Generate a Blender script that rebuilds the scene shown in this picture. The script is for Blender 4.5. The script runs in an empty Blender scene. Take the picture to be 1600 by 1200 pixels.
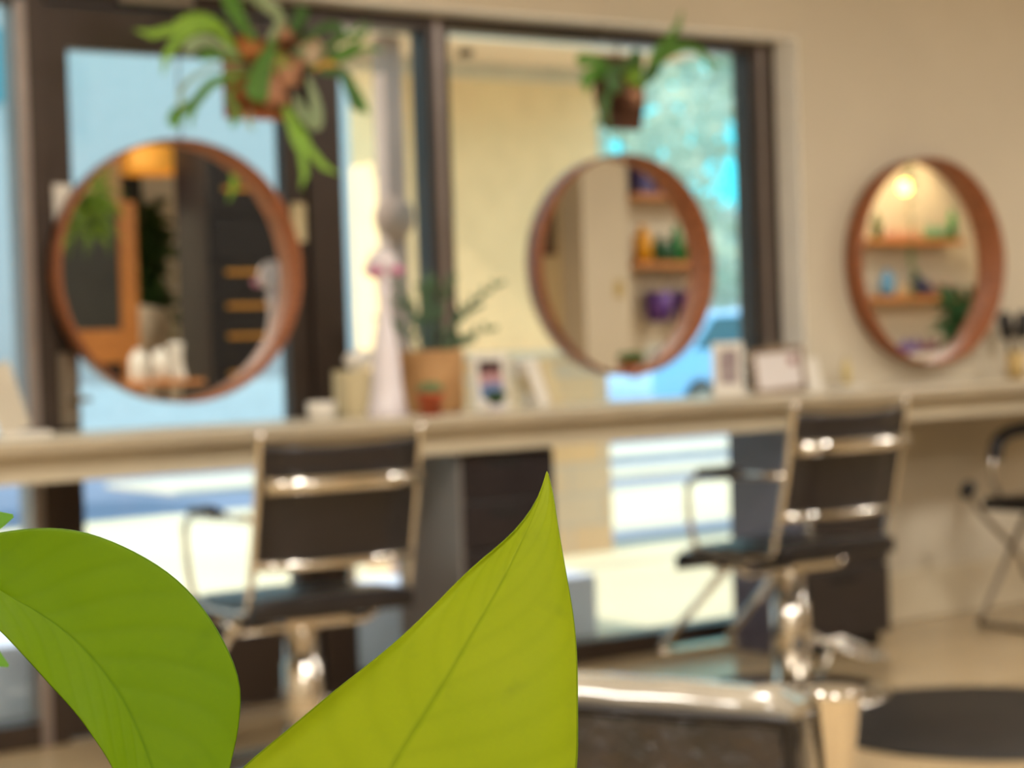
import bpy, math, random
from mathutils import Vector, Matrix
random.seed(7)
R_ = math.radians
SC = bpy.context.scene
COL = SC.collection

# ------------------------------------------------------------------ camera
cam_d = bpy.data.cameras.new('camera')
cam = bpy.data.objects.new('camera', cam_d); COL.objects.link(cam)
cam_d.sensor_width = 36.0
cam_d.lens = 67.5
cam_d.clip_start = 0.02; cam_d.clip_end = 200
AZ, PITCH, ROLL = R_(35), R_(1.28), R_(1.9)
fw = Vector((math.sin(AZ)*math.cos(PITCH), math.cos(AZ)*math.cos(PITCH), -math.sin(PITCH)))
r0 = Vector((math.cos(AZ), -math.sin(AZ), 0)); u0 = r0.cross(fw)
rt = math.cos(ROLL)*r0 - math.sin(ROLL)*u0
up = math.sin(ROLL)*r0 + math.cos(ROLL)*u0
m = Matrix((rt, up, -fw)).transposed().to_4x4(); m.translation = Vector((0, 0, 1.15))
cam.matrix_world = m
cam_d.dof.use_dof = True
cam_d.dof.focus_distance = 0.565
cam_d.dof.aperture_fstop = 14.5
SC.camera = cam

# ------------------------------------------------------------------ world, sun, exposure
w = bpy.data.worlds.new('sky'); SC.world = w; w.use_nodes = True
bg = w.node_tree.nodes['Background']
bg.inputs[1].default_value = 1.95
_N = w.node_tree.nodes; _L = w.node_tree.links
_tc = _N.new('ShaderNodeTexCoord'); _sx = _N.new('ShaderNodeSeparateXYZ'); _L.new(_tc.outputs['Generated'], _sx.inputs[0])
_rp = _N.new('ShaderNodeValToRGB'); _L.new(_sx.outputs['Z'], _rp.inputs['Fac']); _L.new(_rp.outputs['Color'], bg.inputs[0])
_e = _rp.color_ramp.elements                     # clear cyan low in the sky, thin bright cloud above
_e[0].position = 0.20; _e[0].color = (0.05, 0.72, 0.90, 1)
_e[1].position = 0.34; _e[1].color = (0.60, 0.81, 0.97, 1)
sun_d = bpy.data.lights.new('sun', 'SUN'); sun_d.energy = 4.0; sun_d.angle = R_(0.6); sun_d.color = (1.0, 0.91, 0.80)
sun = bpy.data.objects.new('sun', sun_d); COL.objects.link(sun)
sun.rotation_euler = Vector((1.0, 0.10, -0.85)).to_track_quat('-Z', 'Y').to_euler()
VS = SC.view_settings
VS.view_transform = 'Standard'; VS.look = 'None'; VS.gamma = 1.0; VS.use_curve_mapping = False
VS.exposure = 0.35
SC.cycles.use_denoising = True
SC.cycles.max_bounces = 10
SC.cycles.transparent_max_bounces = 16
SC.cycles.sample_clamp_indirect = 6

# ------------------------------------------------------------------ materials
def lin(c):
    f = lambda v: (v/255/12.92) if v/255 <= 0.04045 else ((v/255+0.055)/1.055)**2.4
    return (f(c[0]), f(c[1]), f(c[2]), 1)
MATS = {}
def mat(name, c, rough=0.6, metal=0.0, noise=0.0, nscale=8.0, bump=0.0, bscale=40.0, spec=0.5, trans=0.0, emit=0.0, stretch=None, c2=None, coat=0.0):
    """procedural Principled material; c is an sRGB colour, noise mixes towards c2 (or darker)"""
    if name in MATS: return MATS[name]
    M = bpy.data.materials.new(name); M.use_nodes = True
    nt = M.node_tree; N = nt.nodes; L = nt.links
    b = N['Principled BSDF']
    b.inputs['Base Color'].default_value = lin(c)
    b.inputs['Roughness'].default_value = rough
    b.inputs['Metallic'].default_value = metal
    b.inputs['Specular IOR Level'].default_value = spec
    if coat: b.inputs['Coat Weight'].default_value = coat; b.inputs['Coat Roughness'].default_value = 0.08
    if trans: b.inputs['Transmission Weight'].default_value = trans
    if emit:
        b.inputs['Emission Color'].default_value = lin(c); b.inputs['Emission Strength'].default_value = emit
    tc = N.new('ShaderNodeTexCoord'); src = tc.outputs['Object']
    if stretch:
        mp = N.new('ShaderNodeMapping'); mp.inputs['Scale'].default_value = stretch
        L.new(src, mp.inputs['Vector']); src = mp.outputs['Vector']
    if noise or c2:
        n = N.new('ShaderNodeTexNoise'); n.inputs['Scale'].default_value = nscale; n.inputs['Detail'].default_value = 5
        L.new(src, n.inputs['Vector'])
        mx = N.new('ShaderNodeMix'); mx.data_type = 'RGBA'
        mx.inputs['A'].default_value = lin(c)
        mx.inputs['B'].default_value = lin(c2) if c2 else lin([v*(1-noise) for v in c])
        rp = N.new('ShaderNodeValToRGB'); rp.color_ramp.elements[0].position = 0.35; rp.color_ramp.elements[1].position = 0.65
        L.new(n.outputs['Fac'], rp.inputs['Fac']); L.new(rp.outputs['Color'], mx.inputs['Factor'])
        L.new(mx.outputs['Result'], b.inputs['Base Color'])
    if bump:
        n2 = N.new('ShaderNodeTexNoise'); n2.inputs['Scale'].default_value = bscale; n2.inputs['Detail'].default_value = 4
        L.new(src, n2.inputs['Vector'])
        bp = N.new('ShaderNodeBump'); bp.inputs['Strength'].default_value = bump; bp.inputs['Distance'].default_value = 0.02
        L.new(n2.outputs['Fac'], bp.inputs['Height']); L.new(bp.outputs['Normal'], b.inputs['Normal'])
    MATS[name] = M
    return M

def glass_mat():
    M = bpy.data.materials.new('window_glass'); M.use_nodes = True
    nt = M.node_tree; N = nt.nodes; L = nt.links; N.clear()
    o = N.new('ShaderNodeOutputMaterial'); t = N.new('ShaderNodeBsdfTransparent'); g = N.new('ShaderNodeBsdfGlossy')
    t.inputs['Color'].default_value = (0.93, 0.97, 0.96, 1); g.inputs['Roughness'].default_value = 0.02
    fr = N.new('ShaderNodeFresnel'); fr.inputs['IOR'].default_value = 1.35
    mx = N.new('ShaderNodeMixShader'); L.new(fr.outputs[0], mx.inputs[0]); L.new(t.outputs[0], mx.inputs[1]); L.new(g.outputs[0], mx.inputs[2])
    L.new(mx.outputs[0], o.inputs['Surface']); return M
GLASS = glass_mat()

def leafy(name, c, c2=None, transl=0.35, nscale=20, rough=0.45):
    """foliage: principled mixed with translucent"""
    M = bpy.data.materials.new(name); M.use_nodes = True
    nt = M.node_tree; N = nt.nodes; L = nt.links
    b = N['Principled BSDF']; o = N['Material Output']
    tr = N.new('ShaderNodeBsdfTranslucent'); mx = N.new('ShaderNodeMixShader'); mx.inputs[0].default_value = transl
    n = N.new('ShaderNodeTexNoise'); n.inputs['Scale'].default_value = nscale
    tc = N.new('ShaderNodeTexCoord'); L.new(tc.outputs['Object'], n.inputs['Vector'])
    cm = N.new('ShaderNodeMix'); cm.data_type = 'RGBA'
    cm.inputs['A'].default_value = lin(c); cm.inputs['B'].default_value = lin(c2 or [v*0.7 for v in c])
    L.new(n.outputs['Fac'], cm.inputs['Factor'])
    L.new(cm.outputs['Result'], b.inputs['Base Color']); L.new(cm.outputs['Result'], tr.inputs['Color'])
    b.inputs['Roughness'].default_value = rough
    L.new(b.outputs[0], mx.inputs[1]); L.new(tr.outputs[0], mx.inputs[2]); L.new(mx.outputs[0], o.inputs['Surface'])
    return M

def wood(name, c, c2, stretch=(1, 12, 12), rough=0.45):
    return mat(name, c, rough, c2=c2, nscale=6, stretch=stretch, bump=0.05, bscale=30)

def tile_mat(name, c, c2, mortar, sc, bw=0.6, bh=0.3, rough=0.6, off=0.5, ms=0.01, vertical=False):
    M = bpy.data.materials.new(name); M.use_nodes = True
    nt = M.node_tree; N = nt.nodes; L = nt.links; b = N['Principled BSDF']
    tc = N.new('ShaderNodeTexCoord'); br = N.new('ShaderNodeTexBrick'); br.offset = off
    src = tc.outputs['Object']
    if vertical:
        s = N.new('ShaderNodeSeparateXYZ'); cb = N.new('ShaderNodeCombineXYZ'); L.new(src, s.inputs[0])
        L.new(s.outputs['X'], cb.inputs['X']); L.new(s.outputs['Z'], cb.inputs['Y']); src = cb.outputs[0]
    L.new(src, br.inputs['Vector'])
    br.inputs['Color1'].default_value = lin(c); br.inputs['Color2'].default_value = lin(c2); br.inputs['Mortar'].default_value = lin(mortar)
    br.inputs['Scale'].default_value = sc; br.inputs['Brick Width'].default_value = bw; br.inputs['Row Height'].default_value = bh
    br.inputs['Mortar Size'].default_value = ms
    n = N.new('ShaderNodeTexNoise'); n.inputs['Scale'].default_value = 3; n.inputs['Detail'].default_value = 6; L.new(tc.outputs['Object'], n.inputs['Vector'])
    mx = N.new('ShaderNodeMix'); mx.data_type = 'RGBA'; mx.blend_type = 'MULTIPLY'; mx.inputs['Factor'].default_value = 0.35
    L.new(br.outputs['Color'], mx.inputs['A']); L.new(n.outputs['Color'], mx.inputs['B']); 
    rp = N.new('ShaderNodeValToRGB'); rp.color_ramp.elements[0].color = (0.6, 0.6, 0.6, 1); rp.color_ramp.elements[1].color = (1, 1, 1, 1)
    L.new(n.outputs['Fac'], rp.inputs['Fac']); L.new(rp.outputs['Color'], mx.inputs['B'])
    L.new(mx.outputs['Result'], b.inputs['Base Color']); b.inputs['Roughness'].default_value = rough
    return M

M_WALL = mat('cream_wall_paint', (204, 193, 172), 0.75, noise=0.03, nscale=2, bump=0.03, bscale=120)
M_CEIL = mat('ceiling_paint', (225, 218, 200), 0.85, noise=0.03)
M_JAMB = mat('white_jamb_paint', (244, 240, 232), 0.6, noise=0.02)
M_BASE = mat('baseboard_paint', (216, 203, 176), 0.5, noise=0.02)
M_FLOOR = tile_mat('tan_vinyl_plank_floor', (196, 172, 134), (182, 158, 122), (160, 136, 106), 1.0, bw=1.2, bh=0.18, rough=0.16, ms=0.003)
M_FRAME = mat('dark_bronze_aluminium', (62, 50, 42), 0.38, metal=0.35, noise=0.08, nscale=5)
M_ALU = mat('light_bronze_aluminium', (150, 138, 132), 0.35, metal=0.6, noise=0.05)
M_COUNTER = mat('pale_counter_laminate', (214, 204, 182), 0.35, noise=0.05, nscale=4)
M_COUNTER_EDGE = mat('counter_edge_band', (168, 154, 130), 0.4, noise=0.06)
M_APRON = mat('counter_apron_laminate', (190, 178, 154), 0.45, noise=0.06, nscale=3)
M_CAB = mat('black_brown_cabinet', (40, 34, 37), 0.3, noise=0.15, nscale=12)
M_CABSIDE = mat('cabinet_side_grey', (118, 112, 108), 0.35, noise=0.05)
M_CABSIDE_LIT = mat('cabinet_side_painted_lit', (92, 86, 98), 0.28, noise=0.06)  # black side painted lighter and lilac for its window reflection
M_SLOT = mat('drawer_slot_black', (12, 10, 10), 0.7, noise=0.1)
M_CHROME = mat('chrome', (225, 220, 212), 0.13, metal=1.0, noise=0.03)
M_BLACK = mat('black_vinyl', (26, 23, 26), 0.33, noise=0.2, nscale=10, bump=0.25, bscale=14)
M_SLING = mat('black_sling_vinyl', (30, 25, 28), 0.35, noise=0.2, nscale=9, bump=0.1, bscale=10)
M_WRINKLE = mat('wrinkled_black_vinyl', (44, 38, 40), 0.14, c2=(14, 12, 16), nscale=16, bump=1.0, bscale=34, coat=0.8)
M_TOPROLL = mat('vinyl_top_painted_reflection', (150, 142, 128), 0.12, noise=0.1, nscale=10, coat=1.0, spec=0.9)  # black vinyl top coloured pale, painting in the window's reflection
M_MIRROR = mat('mirror_silver', (246, 245, 240), 0.0, metal=1.0, noise=0.005)
M_WALNUT = wood('walnut_veneer_frame', (162, 96, 57), (130, 76, 42), stretch=(3, 3, 14))
M_MAT = mat('black_rubber_mat', (36, 32, 30), 0.55, noise=0.15, bump=0.1, bscale=60)
M_STEEL = mat('brushed_steel', (150, 140, 126), 0.3, metal=0.9, noise=0.05)
M_WHITE = mat('white_plastic', (232, 226, 216), 0.4, noise=0.02)
M_CREAM = mat('cream_card', (206, 190, 150), 0.7, noise=0.03)
M_PORC = mat('white_porcelain', (224, 216, 222), 0.25, noise=0.03)
M_TERRA = mat('terracotta', (178, 84, 46), 0.7, noise=0.12)
M_SOIL = mat('potting_soil', (46, 34, 24), 0.95, noise=0.4, nscale=60, bump=0.6, bscale=80)
M_BASKET = mat('tan_woven_planter', (186, 144, 96), 0.75, c2=(160, 116, 70), nscale=9, bump=0.5, bscale=60)
M_OAK = wood('oak', (196, 130, 66), (168, 104, 46), stretch=(2, 12, 12))
M_PALEWOOD = wood('pale_wood', (196, 172, 134), (176, 148, 108), stretch=(2, 14, 14))
M_BARK = mat('bark', (96, 58, 34), 0.9, c2=(52, 32, 20), nscale=14, bump=0.8, bscale=30)
M_GOLD = mat('brass_handle', (206, 152, 74), 0.35, metal=0.6, noise=0.05)
M_NAVY = mat('black_cabinet_lacquer', (24, 26, 32), 0.3, noise=0.1)
M_ACRYL = mat('clear_acrylic', (240, 246, 250), 0.05, trans=0.85, noise=0.01)

# ------------------------------------------------------------------ mesh builder
class MB:
    def __init__(s): s.v = []; s.f = []; s.sm = []
    def add(s, vs, fs, smooth=False):
        o = len(s.v); s.v += [tuple(v) for v in vs]; s.f += [tuple(i+o for i in f) for f in fs]; s.sm += [smooth]*len(fs); return s
    def box(s, x0, x1, y0, y1, z0, z1, M=None):
        vs = [Vector((x, y, z)) for z in (z0, z1) for y in (y0, y1) for x in (x0, x1)]
        if M is not None: vs = [M @ v for v in vs]
        return s.add(vs, [(0, 2, 3, 1), (4, 5, 7, 6), (0, 1, 5, 4), (2, 6, 7, 3), (0, 4, 6, 2), (1, 3, 7, 5)])
    def tube(s, pts, r, n=10, closed=False, cap=True):
        pts = [Vector(p) for p in pts]; k = len(pts)
        rs = r if isinstance(r, (list, tuple)) else [r]*k
        base = len(s.v); prev = None
        for i, p in enumerate(pts):
            a = pts[(i-1) % k] if (closed or i > 0) else p; b = pts[(i+1) % k] if (closed or i < k-1) else p
            t = (b-a).normalized()
            if prev is None:
                q = Vector((0, 0, 1)) if abs(t.z) < 0.9 else Vector((1, 0, 0)); n1 = t.cross(q).normalized()
            else: n1 = (prev - t*prev.dot(t)).normalized()
            prev = n1; n2 = t.cross(n1)
            for j in range(n):
                an = 2*math.pi*j/n; s.v.append(tuple(p + (n1*math.cos(an) + n2*math.sin(an))*rs[i]))
        for i in range(k if closed else k-1):
            for j in range(n):
                a = base+i*n+j; b = base+i*n+(j+1) % n; c = base+((i+1) % k)*n+(j+1) % n; d = base+((i+1) % k)*n+j
                s.f.append((a, b, c, d)); s.sm.append(True)
        if cap and not closed:
            s.f.append(tuple(base+j for j in reversed(range(n)))); s.sm.append(False)
            s.f.append(tuple(base+(k-1)*n+j for j in range(n))); s.sm.append(False)
        return s
    def lathe(s, prof, n=28, c=(0, 0, 0), smooth=True, closed=False, M=None):
        base = len(s.v); k = len(prof)
        for r, z in prof:
            for j in range(n):
                a = 2*math.pi*j/n; v = Vector((c[0]+r*math.cos(a), c[1]+r*math.sin(a), c[2]+z))
                if M is not None: v = M @ v
                s.v.append(tuple(v))
        for i in range(k if closed else k-1):
            for j in range(n):
                i2 = (i+1) % k
                s.f.append((base+i*n+j, base+i*n+(j+1) % n, base+i2*n+(j+1) % n, base+i2*n+j)); s.sm.append(smooth)
        if not closed:
            if prof[0][0] > 1e-5: s.f.append(tuple(base+j for j in reversed(range(n)))); s.sm.append(False)
            if prof[-1][0] > 1e-5: s.f.append(tuple(base+(k-1)*n+j for j in range(n))); s.sm.append(False)
        return s
    def ball(s, c, r, n=10, m=7, sq=(1, 1, 1)):
        base = len(s.v)
        for i in range(m+1):
            ph = math.pi*i/m
            for j in range(n):
                a = 2*math.pi*j/n
                s.v.append((c[0]+r*sq[0]*math.sin(ph)*math.cos(a), c[1]+r*sq[1]*math.sin(ph)*math.sin(a), c[2]+r*sq[2]*math.cos(ph)))
        for i in range(m):
            for j in range(n):
                s.f.append((base+i*n+j, base+(i+1)*n+j, base+(i+1)*n+(j+1) % n, base+i*n+(j+1) % n)); s.sm.append(True)
        return s
    def ribbon(s, pts, widths, side=None, cup=0.15):
        """a strap leaf with a shallow V section along pts"""
        pts = [Vector(p) for p in pts]; base = len(s.v); k = len(pts)
        for i, p in enumerate(pts):
            t = (pts[min(i+1, k-1)]-pts[max(i-1, 0)]).normalized()
            sd = Vector(side) if side else Vector((0, 1, 0))
            nrm = t.cross(sd)
            if nrm.length < 1e-3: nrm = t.cross(Vector((1, 0, 0)))
            nrm.normalize(); wd = widths[i]*0.5
            up_ = nrm.cross(t).normalized()
            s.v += [tuple(p+nrm*wd+up_*wd*cup), tuple(p-up_*wd*cup), tuple(p-nrm*wd+up_*wd*cup)]
        for i in range(k-1):
            for j in range(2):
                a = base+i*3+j; s.f.append((a, a+1, a+4, a+3)); s.sm.append(True)
        return s
    def build(s, name, material, parent=None, loc=None, rotz=0.0, bevel=0.0, solid=0.0, sub=0):
        me = bpy.data.meshes.new(name); me.from_pydata(s.v, [], s.f)
        me.polygons.foreach_set('use_smooth', s.sm); me.materials.append(material); me.update()
        o = bpy.data.objects.new(name, me); COL.objects.link(o)
        if parent: o.parent = parent
        if loc: o.location = loc
        if rotz: o.rotation_euler[2] = rotz
        if solid: md = o.modifiers.new('solid', 'SOLIDIFY'); md.thickness = solid; md.offset = 0
        if bevel: md = o.modifiers.new('bevel', 'BEVEL'); md.width = bevel; md.segments = 2 if bevel < .03 else 5; md.limit_method = 'ANGLE'; md.angle_limit = R_(40)
        if sub: md = o.modifiers.new('sub', 'SUBSURF'); md.levels = sub; md.render_levels = sub
        return o

def tag(o, label=None, cat=None, group=None, kind=None):
    if label: o['label'] = label
    if cat: o['category'] = cat
    if group: o['group'] = group
    if kind: o['kind'] = kind
    return o
def thing(name, label, cat, loc, rotz=0.0, group=None):
    o = bpy.data.objects.new(name, None); COL.objects.link(o); o.location = loc; o.rotation_euler[2] = rotz
    o.empty_display_size = 0.05
    return tag(o, label, cat, group)
def struct(o): o['kind'] = 'structure'; return o
def copy_tree(o, parent=None):
    c = o.copy(); COL.objects.link(c)
    if parent: c.parent = parent
    for ch in list(o.children): copy_tree(ch, c)
    return c
def arc(c, r, a0, a1, n, plane='xz'):
    out = []
    for i in range(n+1):
        a = a0+(a1-a0)*i/n
        out.append((c[0]+r*math.cos(a), c[1], c[2]+r*math.sin(a)) if plane == 'xz' else ((c[0]+r*math.cos(a), c[1]+r*math.sin(a), c[2]) if plane == 'xy' else (c[0], c[1]+r*math.cos(a), c[2]+r*math.sin(a))))
    return out
def smooth_path(P, n=6):
    P = [Vector(p) for p in P]; out = []
    for i in range(len(P)-1):
        p0 = P[max(i-1, 0)]; p1 = P[i]; p2 = P[i+1]; p3 = P[min(i+2, len(P)-1)]
        for k in range(n):
            t = k/n
            out.append(0.5*((2*p1)+(-p0+p2)*t+(2*p0-5*p1+4*p2-p3)*t*t+(-p0+3*p1-3*p2+p3)*t**3))
    out.append(P[-1]); return out

# ------------------------------------------------------------------ room shell
X0, X1, YB, YW = -1.6, 13.6, -0.8, 5.30          # west, east, back and window walls
CEIL = 2.95
struct(MB().box(X0-.2, X1+.2, YB-.2, 5.56, -0.12, 0).build('floor', M_FLOOR))
struct(MB().box(X0-.2, X1+.2, YB-.2, 5.56, CEIL, CEIL+.12).build('ceiling', M_CEIL))
wb = MB().box(X0-.2, 0.9, YW, 5.56, 0, CEIL).box(0.9, 5.066, YW, 5.56, 2.256, CEIL).box(5.066, X1+.2, YW, 5.56, 0, CEIL)
struct(wb.build('wall_window_side', M_WALL))
struct(MB().box(X0-.2, X1+.2, YB-.2, YB, 0, CEIL).build('wall_back', M_WALL))
struct(MB().box(X0-.2, X0, YB, YW, 0, CEIL).build('wall_west', M_WALL))
struct(MB().box(X1, X1+.2, YB, YW, 0, CEIL).build('wall_east', M_WALL))
struct(MB().box(5.062, 5.068, YW-.002, 5.42, 0.0, 2.256).box(0.9, 5.068, YW-.002, 5.42, 2.25, 2.257).build('trim_1', M_JAMB))
struct(MB().box(5.10, X1, 5.285, 5.30, 0, 0.2).build('baseboard_right', M_BASE, bevel=.004))
struct(MB().box(X0, X1, YB, YB+.015, 0, 0.12).build('baseboard_back', M_BASE, bevel=.004))
# partition wall end and recess seen in the middle mirror
struct(MB().box(8.045, 8.45, YB, 0.20, 0, CEIL).build('wall_partition', M_WALL))
struct(MB().box(6.9, 8.045, YB, -0.05, 0, CEIL).build('wall_recess', mat('recess_wall_paint', (190, 166, 122), 0.75, noise=0.03)))

# storefront glazing (frames at y 5.42 to 5.52)
FY0, FY1 = 5.42, 5.53
def frame(o, name='frame', m_=M_FRAME, boxes=()):
    b = MB()
    for (x0, x1, z0, z1) in boxes: b.box(x0, x1, FY0, FY1, z0, z1)
    return b.build(name, m_, o, bevel=.004)
def pane(o, x0, x1, z0, z1): return MB().box(x0, x1, 5.466, 5.474, z0, z1).build('pane', GLASS, o)
def holder(name):
    o = bpy.data.objects.new(name, None); COL.objects.link(o); struct(o); return o
W1 = holder('window_1')
frame(W1, boxes=[(0.9, 0.96, 0, 2.256), (0.96, 2.067, 2.19, 2.256), (0.96, 2.067, 0, 0.075)])
frame(W1, 'mullion', M_ALU, [(2.067, 2.102, 0, 2.2)]); pane(W1, .96, 2.067, .075, 2.19)
D1 = holder('door_1')
frame(D1, 'frame', M_FRAME, [(2.102, 2.157, 0, 2.256), (2.157, 3.03, 2.20, 2.256), (3.03, 3.152, 0, 2.256)])
dl = MB()
for (a, b_, c_, d_) in [(2.160, 2.235, 0.01, 2.195), (2.948, 3.026, 0.01, 2.195), (2.235, 2.948, 2.065, 2.195), (2.235, 2.948, 0.01, 0.385)]: dl.box(a, b_, 5.44, 5.50, c_, d_)
dl = dl.build('door_leaf', M_FRAME, D1, bevel=.004)
MB().box(2.235, 2.948, 5.466, 5.474, .385, 2.065).build('pane', GLASS, D1)
MB().box(2.165, 2.225, 5.425, 5.44, .94, 1.16).build('lock_plate', M_STEEL, D1, bevel=.003)
MB().tube([(2.195, 5.44, 1.02), (2.195, 5.385, 1.02), (2.24, 5.375, 1.02)], .009).build('handle', M_STEEL, D1)
MB().box(2.39, 2.63, 5.39, 5.44, 2.205, 2.243).build('door_closer', M_STEEL, D1, bevel=.004)
W2 = holder('window_2')
frame(W2, boxes=[(3.152, 3.495, 2.20, 2.256), (3.152, 3.495, 0, .075), (3.495, 3.525, 0, 2.256), (3.552, 3.580, 0, 2.256)])
frame(W2, 'mullion', M_ALU, [(3.525, 3.552, 0, 2.256)]); pane(W2, 3.152, 3.495, .075, 2.20)
W3 = holder('window_3')
frame(W3, boxes=[(3.580, 4.945, 2.21, 2.256), (3.580, 4.945, 0, .075), (4.945, 4.985, 0, 2.256), (5.012, 5.062, 0, 2.256)])
frame(W3, 'mullion', M_ALU, [(4.985, 5.012, 0, 2.256)]); pane(W3, 3.580, 4.945, .075, 2.21)

# ------------------------------------------------------------------ unseen ceiling panels added to light the room
M_ADDED_LAMP = mat('added_light_diffuser', (255, 242, 226), 0.5, emit=6.0)
lt0 = thing('added_ceiling_light', 'added unseen square ceiling light panel above the middle of the salon floor, nearest the glass door', 'ceiling light', (2.2, 2.6, CEIL), 0, 'added ceiling light panels')
LTN = ['nearest the glass door', 'in front of the wide window', 'behind the recess wall', 'in front of the bottle shelves', 'beside the amber wood framed panel', 'directly over the reflected bottle shelves', 'by the west wall', 'in the far east corner', 'above the pothos plant stand', 'between the pothos and the glass door']
MB().box(-.32, .32, -.32, .32, -.02, -.0).build('added_light_frame', M_WHITE, lt0, bevel=.003)
MB().box(-.29, .29, -.29, .29, -.03, -.02).build('added_diffuser', M_ADDED_LAMP, lt0)
for i, (x, y) in enumerate([(2.2, 2.6), (5.0, 2.6), (7.8, 2.6), (10.6, 2.6), (3.2, 0.2), (10.6, .6), (-.4, 2.6), (12.6, 3.6), (-.1, -.3), (1.3, 1.3)]):
    o = lt0 if i == 0 else copy_tree(lt0); o.location = (x, y, CEIL); o['label'] = 'added unseen square ceiling light panel '+LTN[i]
    ld = bpy.data.lights.new('added_ceiling_lamp', 'AREA'); ld.energy = 32; ld.size = .56; ld.color = (1.0, .97, .90)  # unseen lamp added as fill light
    lo = bpy.data.objects.new('added_ceiling_lamp', ld); COL.objects.link(lo); lo.location = (x, y, CEIL-.035)
# ------------------------------------------------------------------ counter and cabinets
CT = 0.93
ct = thing('counter', 'long pale laminate counter running under the mirrors along the windows', 'counter', (0, 0, 0))
MB().box(.95, 9.5, 4.83, 5.298, .895, CT).build('worktop', M_COUNTER, ct, bevel=.003)
MB().box(.95, 9.5, 4.826, 4.832, .895, .927).build('edge_band', M_COUNTER_EDGE, ct)
MB().box(.95, 9.5, 4.88, 4.91, .815, .895).box(.95, 9.5, 5.22, 5.25, .84, .895).build('apron', M_APRON, ct)
def cabinet(label, x0, x1, y0, y1, side_m, pulls):
    c = thing('drawer_cabinet', label, 'cabinet', (x0, y0, 0))
    w_, d_ = x1-x0, y1-y0
    MB().box(0.012, w_, 0.02, d_, 0.05, .813).build('body', M_CAB, c, bevel=.003)
    MB().box(0, .012, 0.005, d_, 0, .813).build('side_panel', side_m, c)
    MB().box(0.03, w_-.02, 0.04, d_, 0, .05).build('plinth', M_SLOT, c)
    h = .76/pulls
    for k in range(pulls):
        z0 = .05+h*k+.004; z1 = .05+h*(k+1)-.004
        d = MB().box(.016, w_-.003, 0, .02, z0, z1).build('drawer', M_CAB, c, bevel=.003)
        MB().box(w_*.30, w_*.62, -.003, .002, z1-.045, z1-.022).build('handle', M_SLOT, d)
    return c
cabinet('dark drawer cabinet under the counter between the door and the middle window', 3.235, 3.60, 4.92, 5.29, M_CABSIDE, 5)
cabinet('black drawer cabinet with window sheen painted on its side under the counter behind the right chair', 4.66, 5.09, 4.92, 5.29, M_CABSIDE_LIT, 3)

# ------------------------------------------------------------------ round mirrors
def mirror(label, x, yb, z, hang=None, R=.40):
    t = thing('round_mirror', label, 'mirror', (x, yb, z), 0)
    D = .098
    MX = Matrix.Rotation(R_(90), 4, 'X')      # lathe axis z -> -y (into the room)
    prof = [(R-.012, 0.0), (R-.002, 0.0), (R, D), (R-.006, D), (R-.009, .02)]
    MB().lathe(prof, 96, closed=True, M=MX).build('frame', M_WALNUT, t)
    MB().lathe([(0.0, .020), (R-.0085, .020), (R-.0085, .026), (0.0, .026)], 96, M=MX, smooth=False).build('mirror_glass', M_MIRROR, t)
    MB().lathe([(0.0, 0.0), (R-.02, 0.0), (R-.02, .003), (0.0, .003)], 48, M=MX, smooth=False).build('backing', M_BARK, t)
    if hang:
        MB().tube([(0.035, -.02, R-.03), (0.035, -.02, hang-z)], .0035, 6).build('cable', M_STEEL, t)
    return t
mirror('round walnut-framed mirror hung in front of the glass door, largest and leftmost', 2.535, 5.475-.06, 1.395, hang=2.251)
mirror('round walnut-framed mirror hung in front of the wide window, reflecting purple baskets', 4.255, 5.475-.06, 1.405, hang=2.251, R=.392)
mirror('round walnut-framed mirror on the cream wall right of the windows', 5.685, 5.298, 1.408, R=.405)

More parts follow.
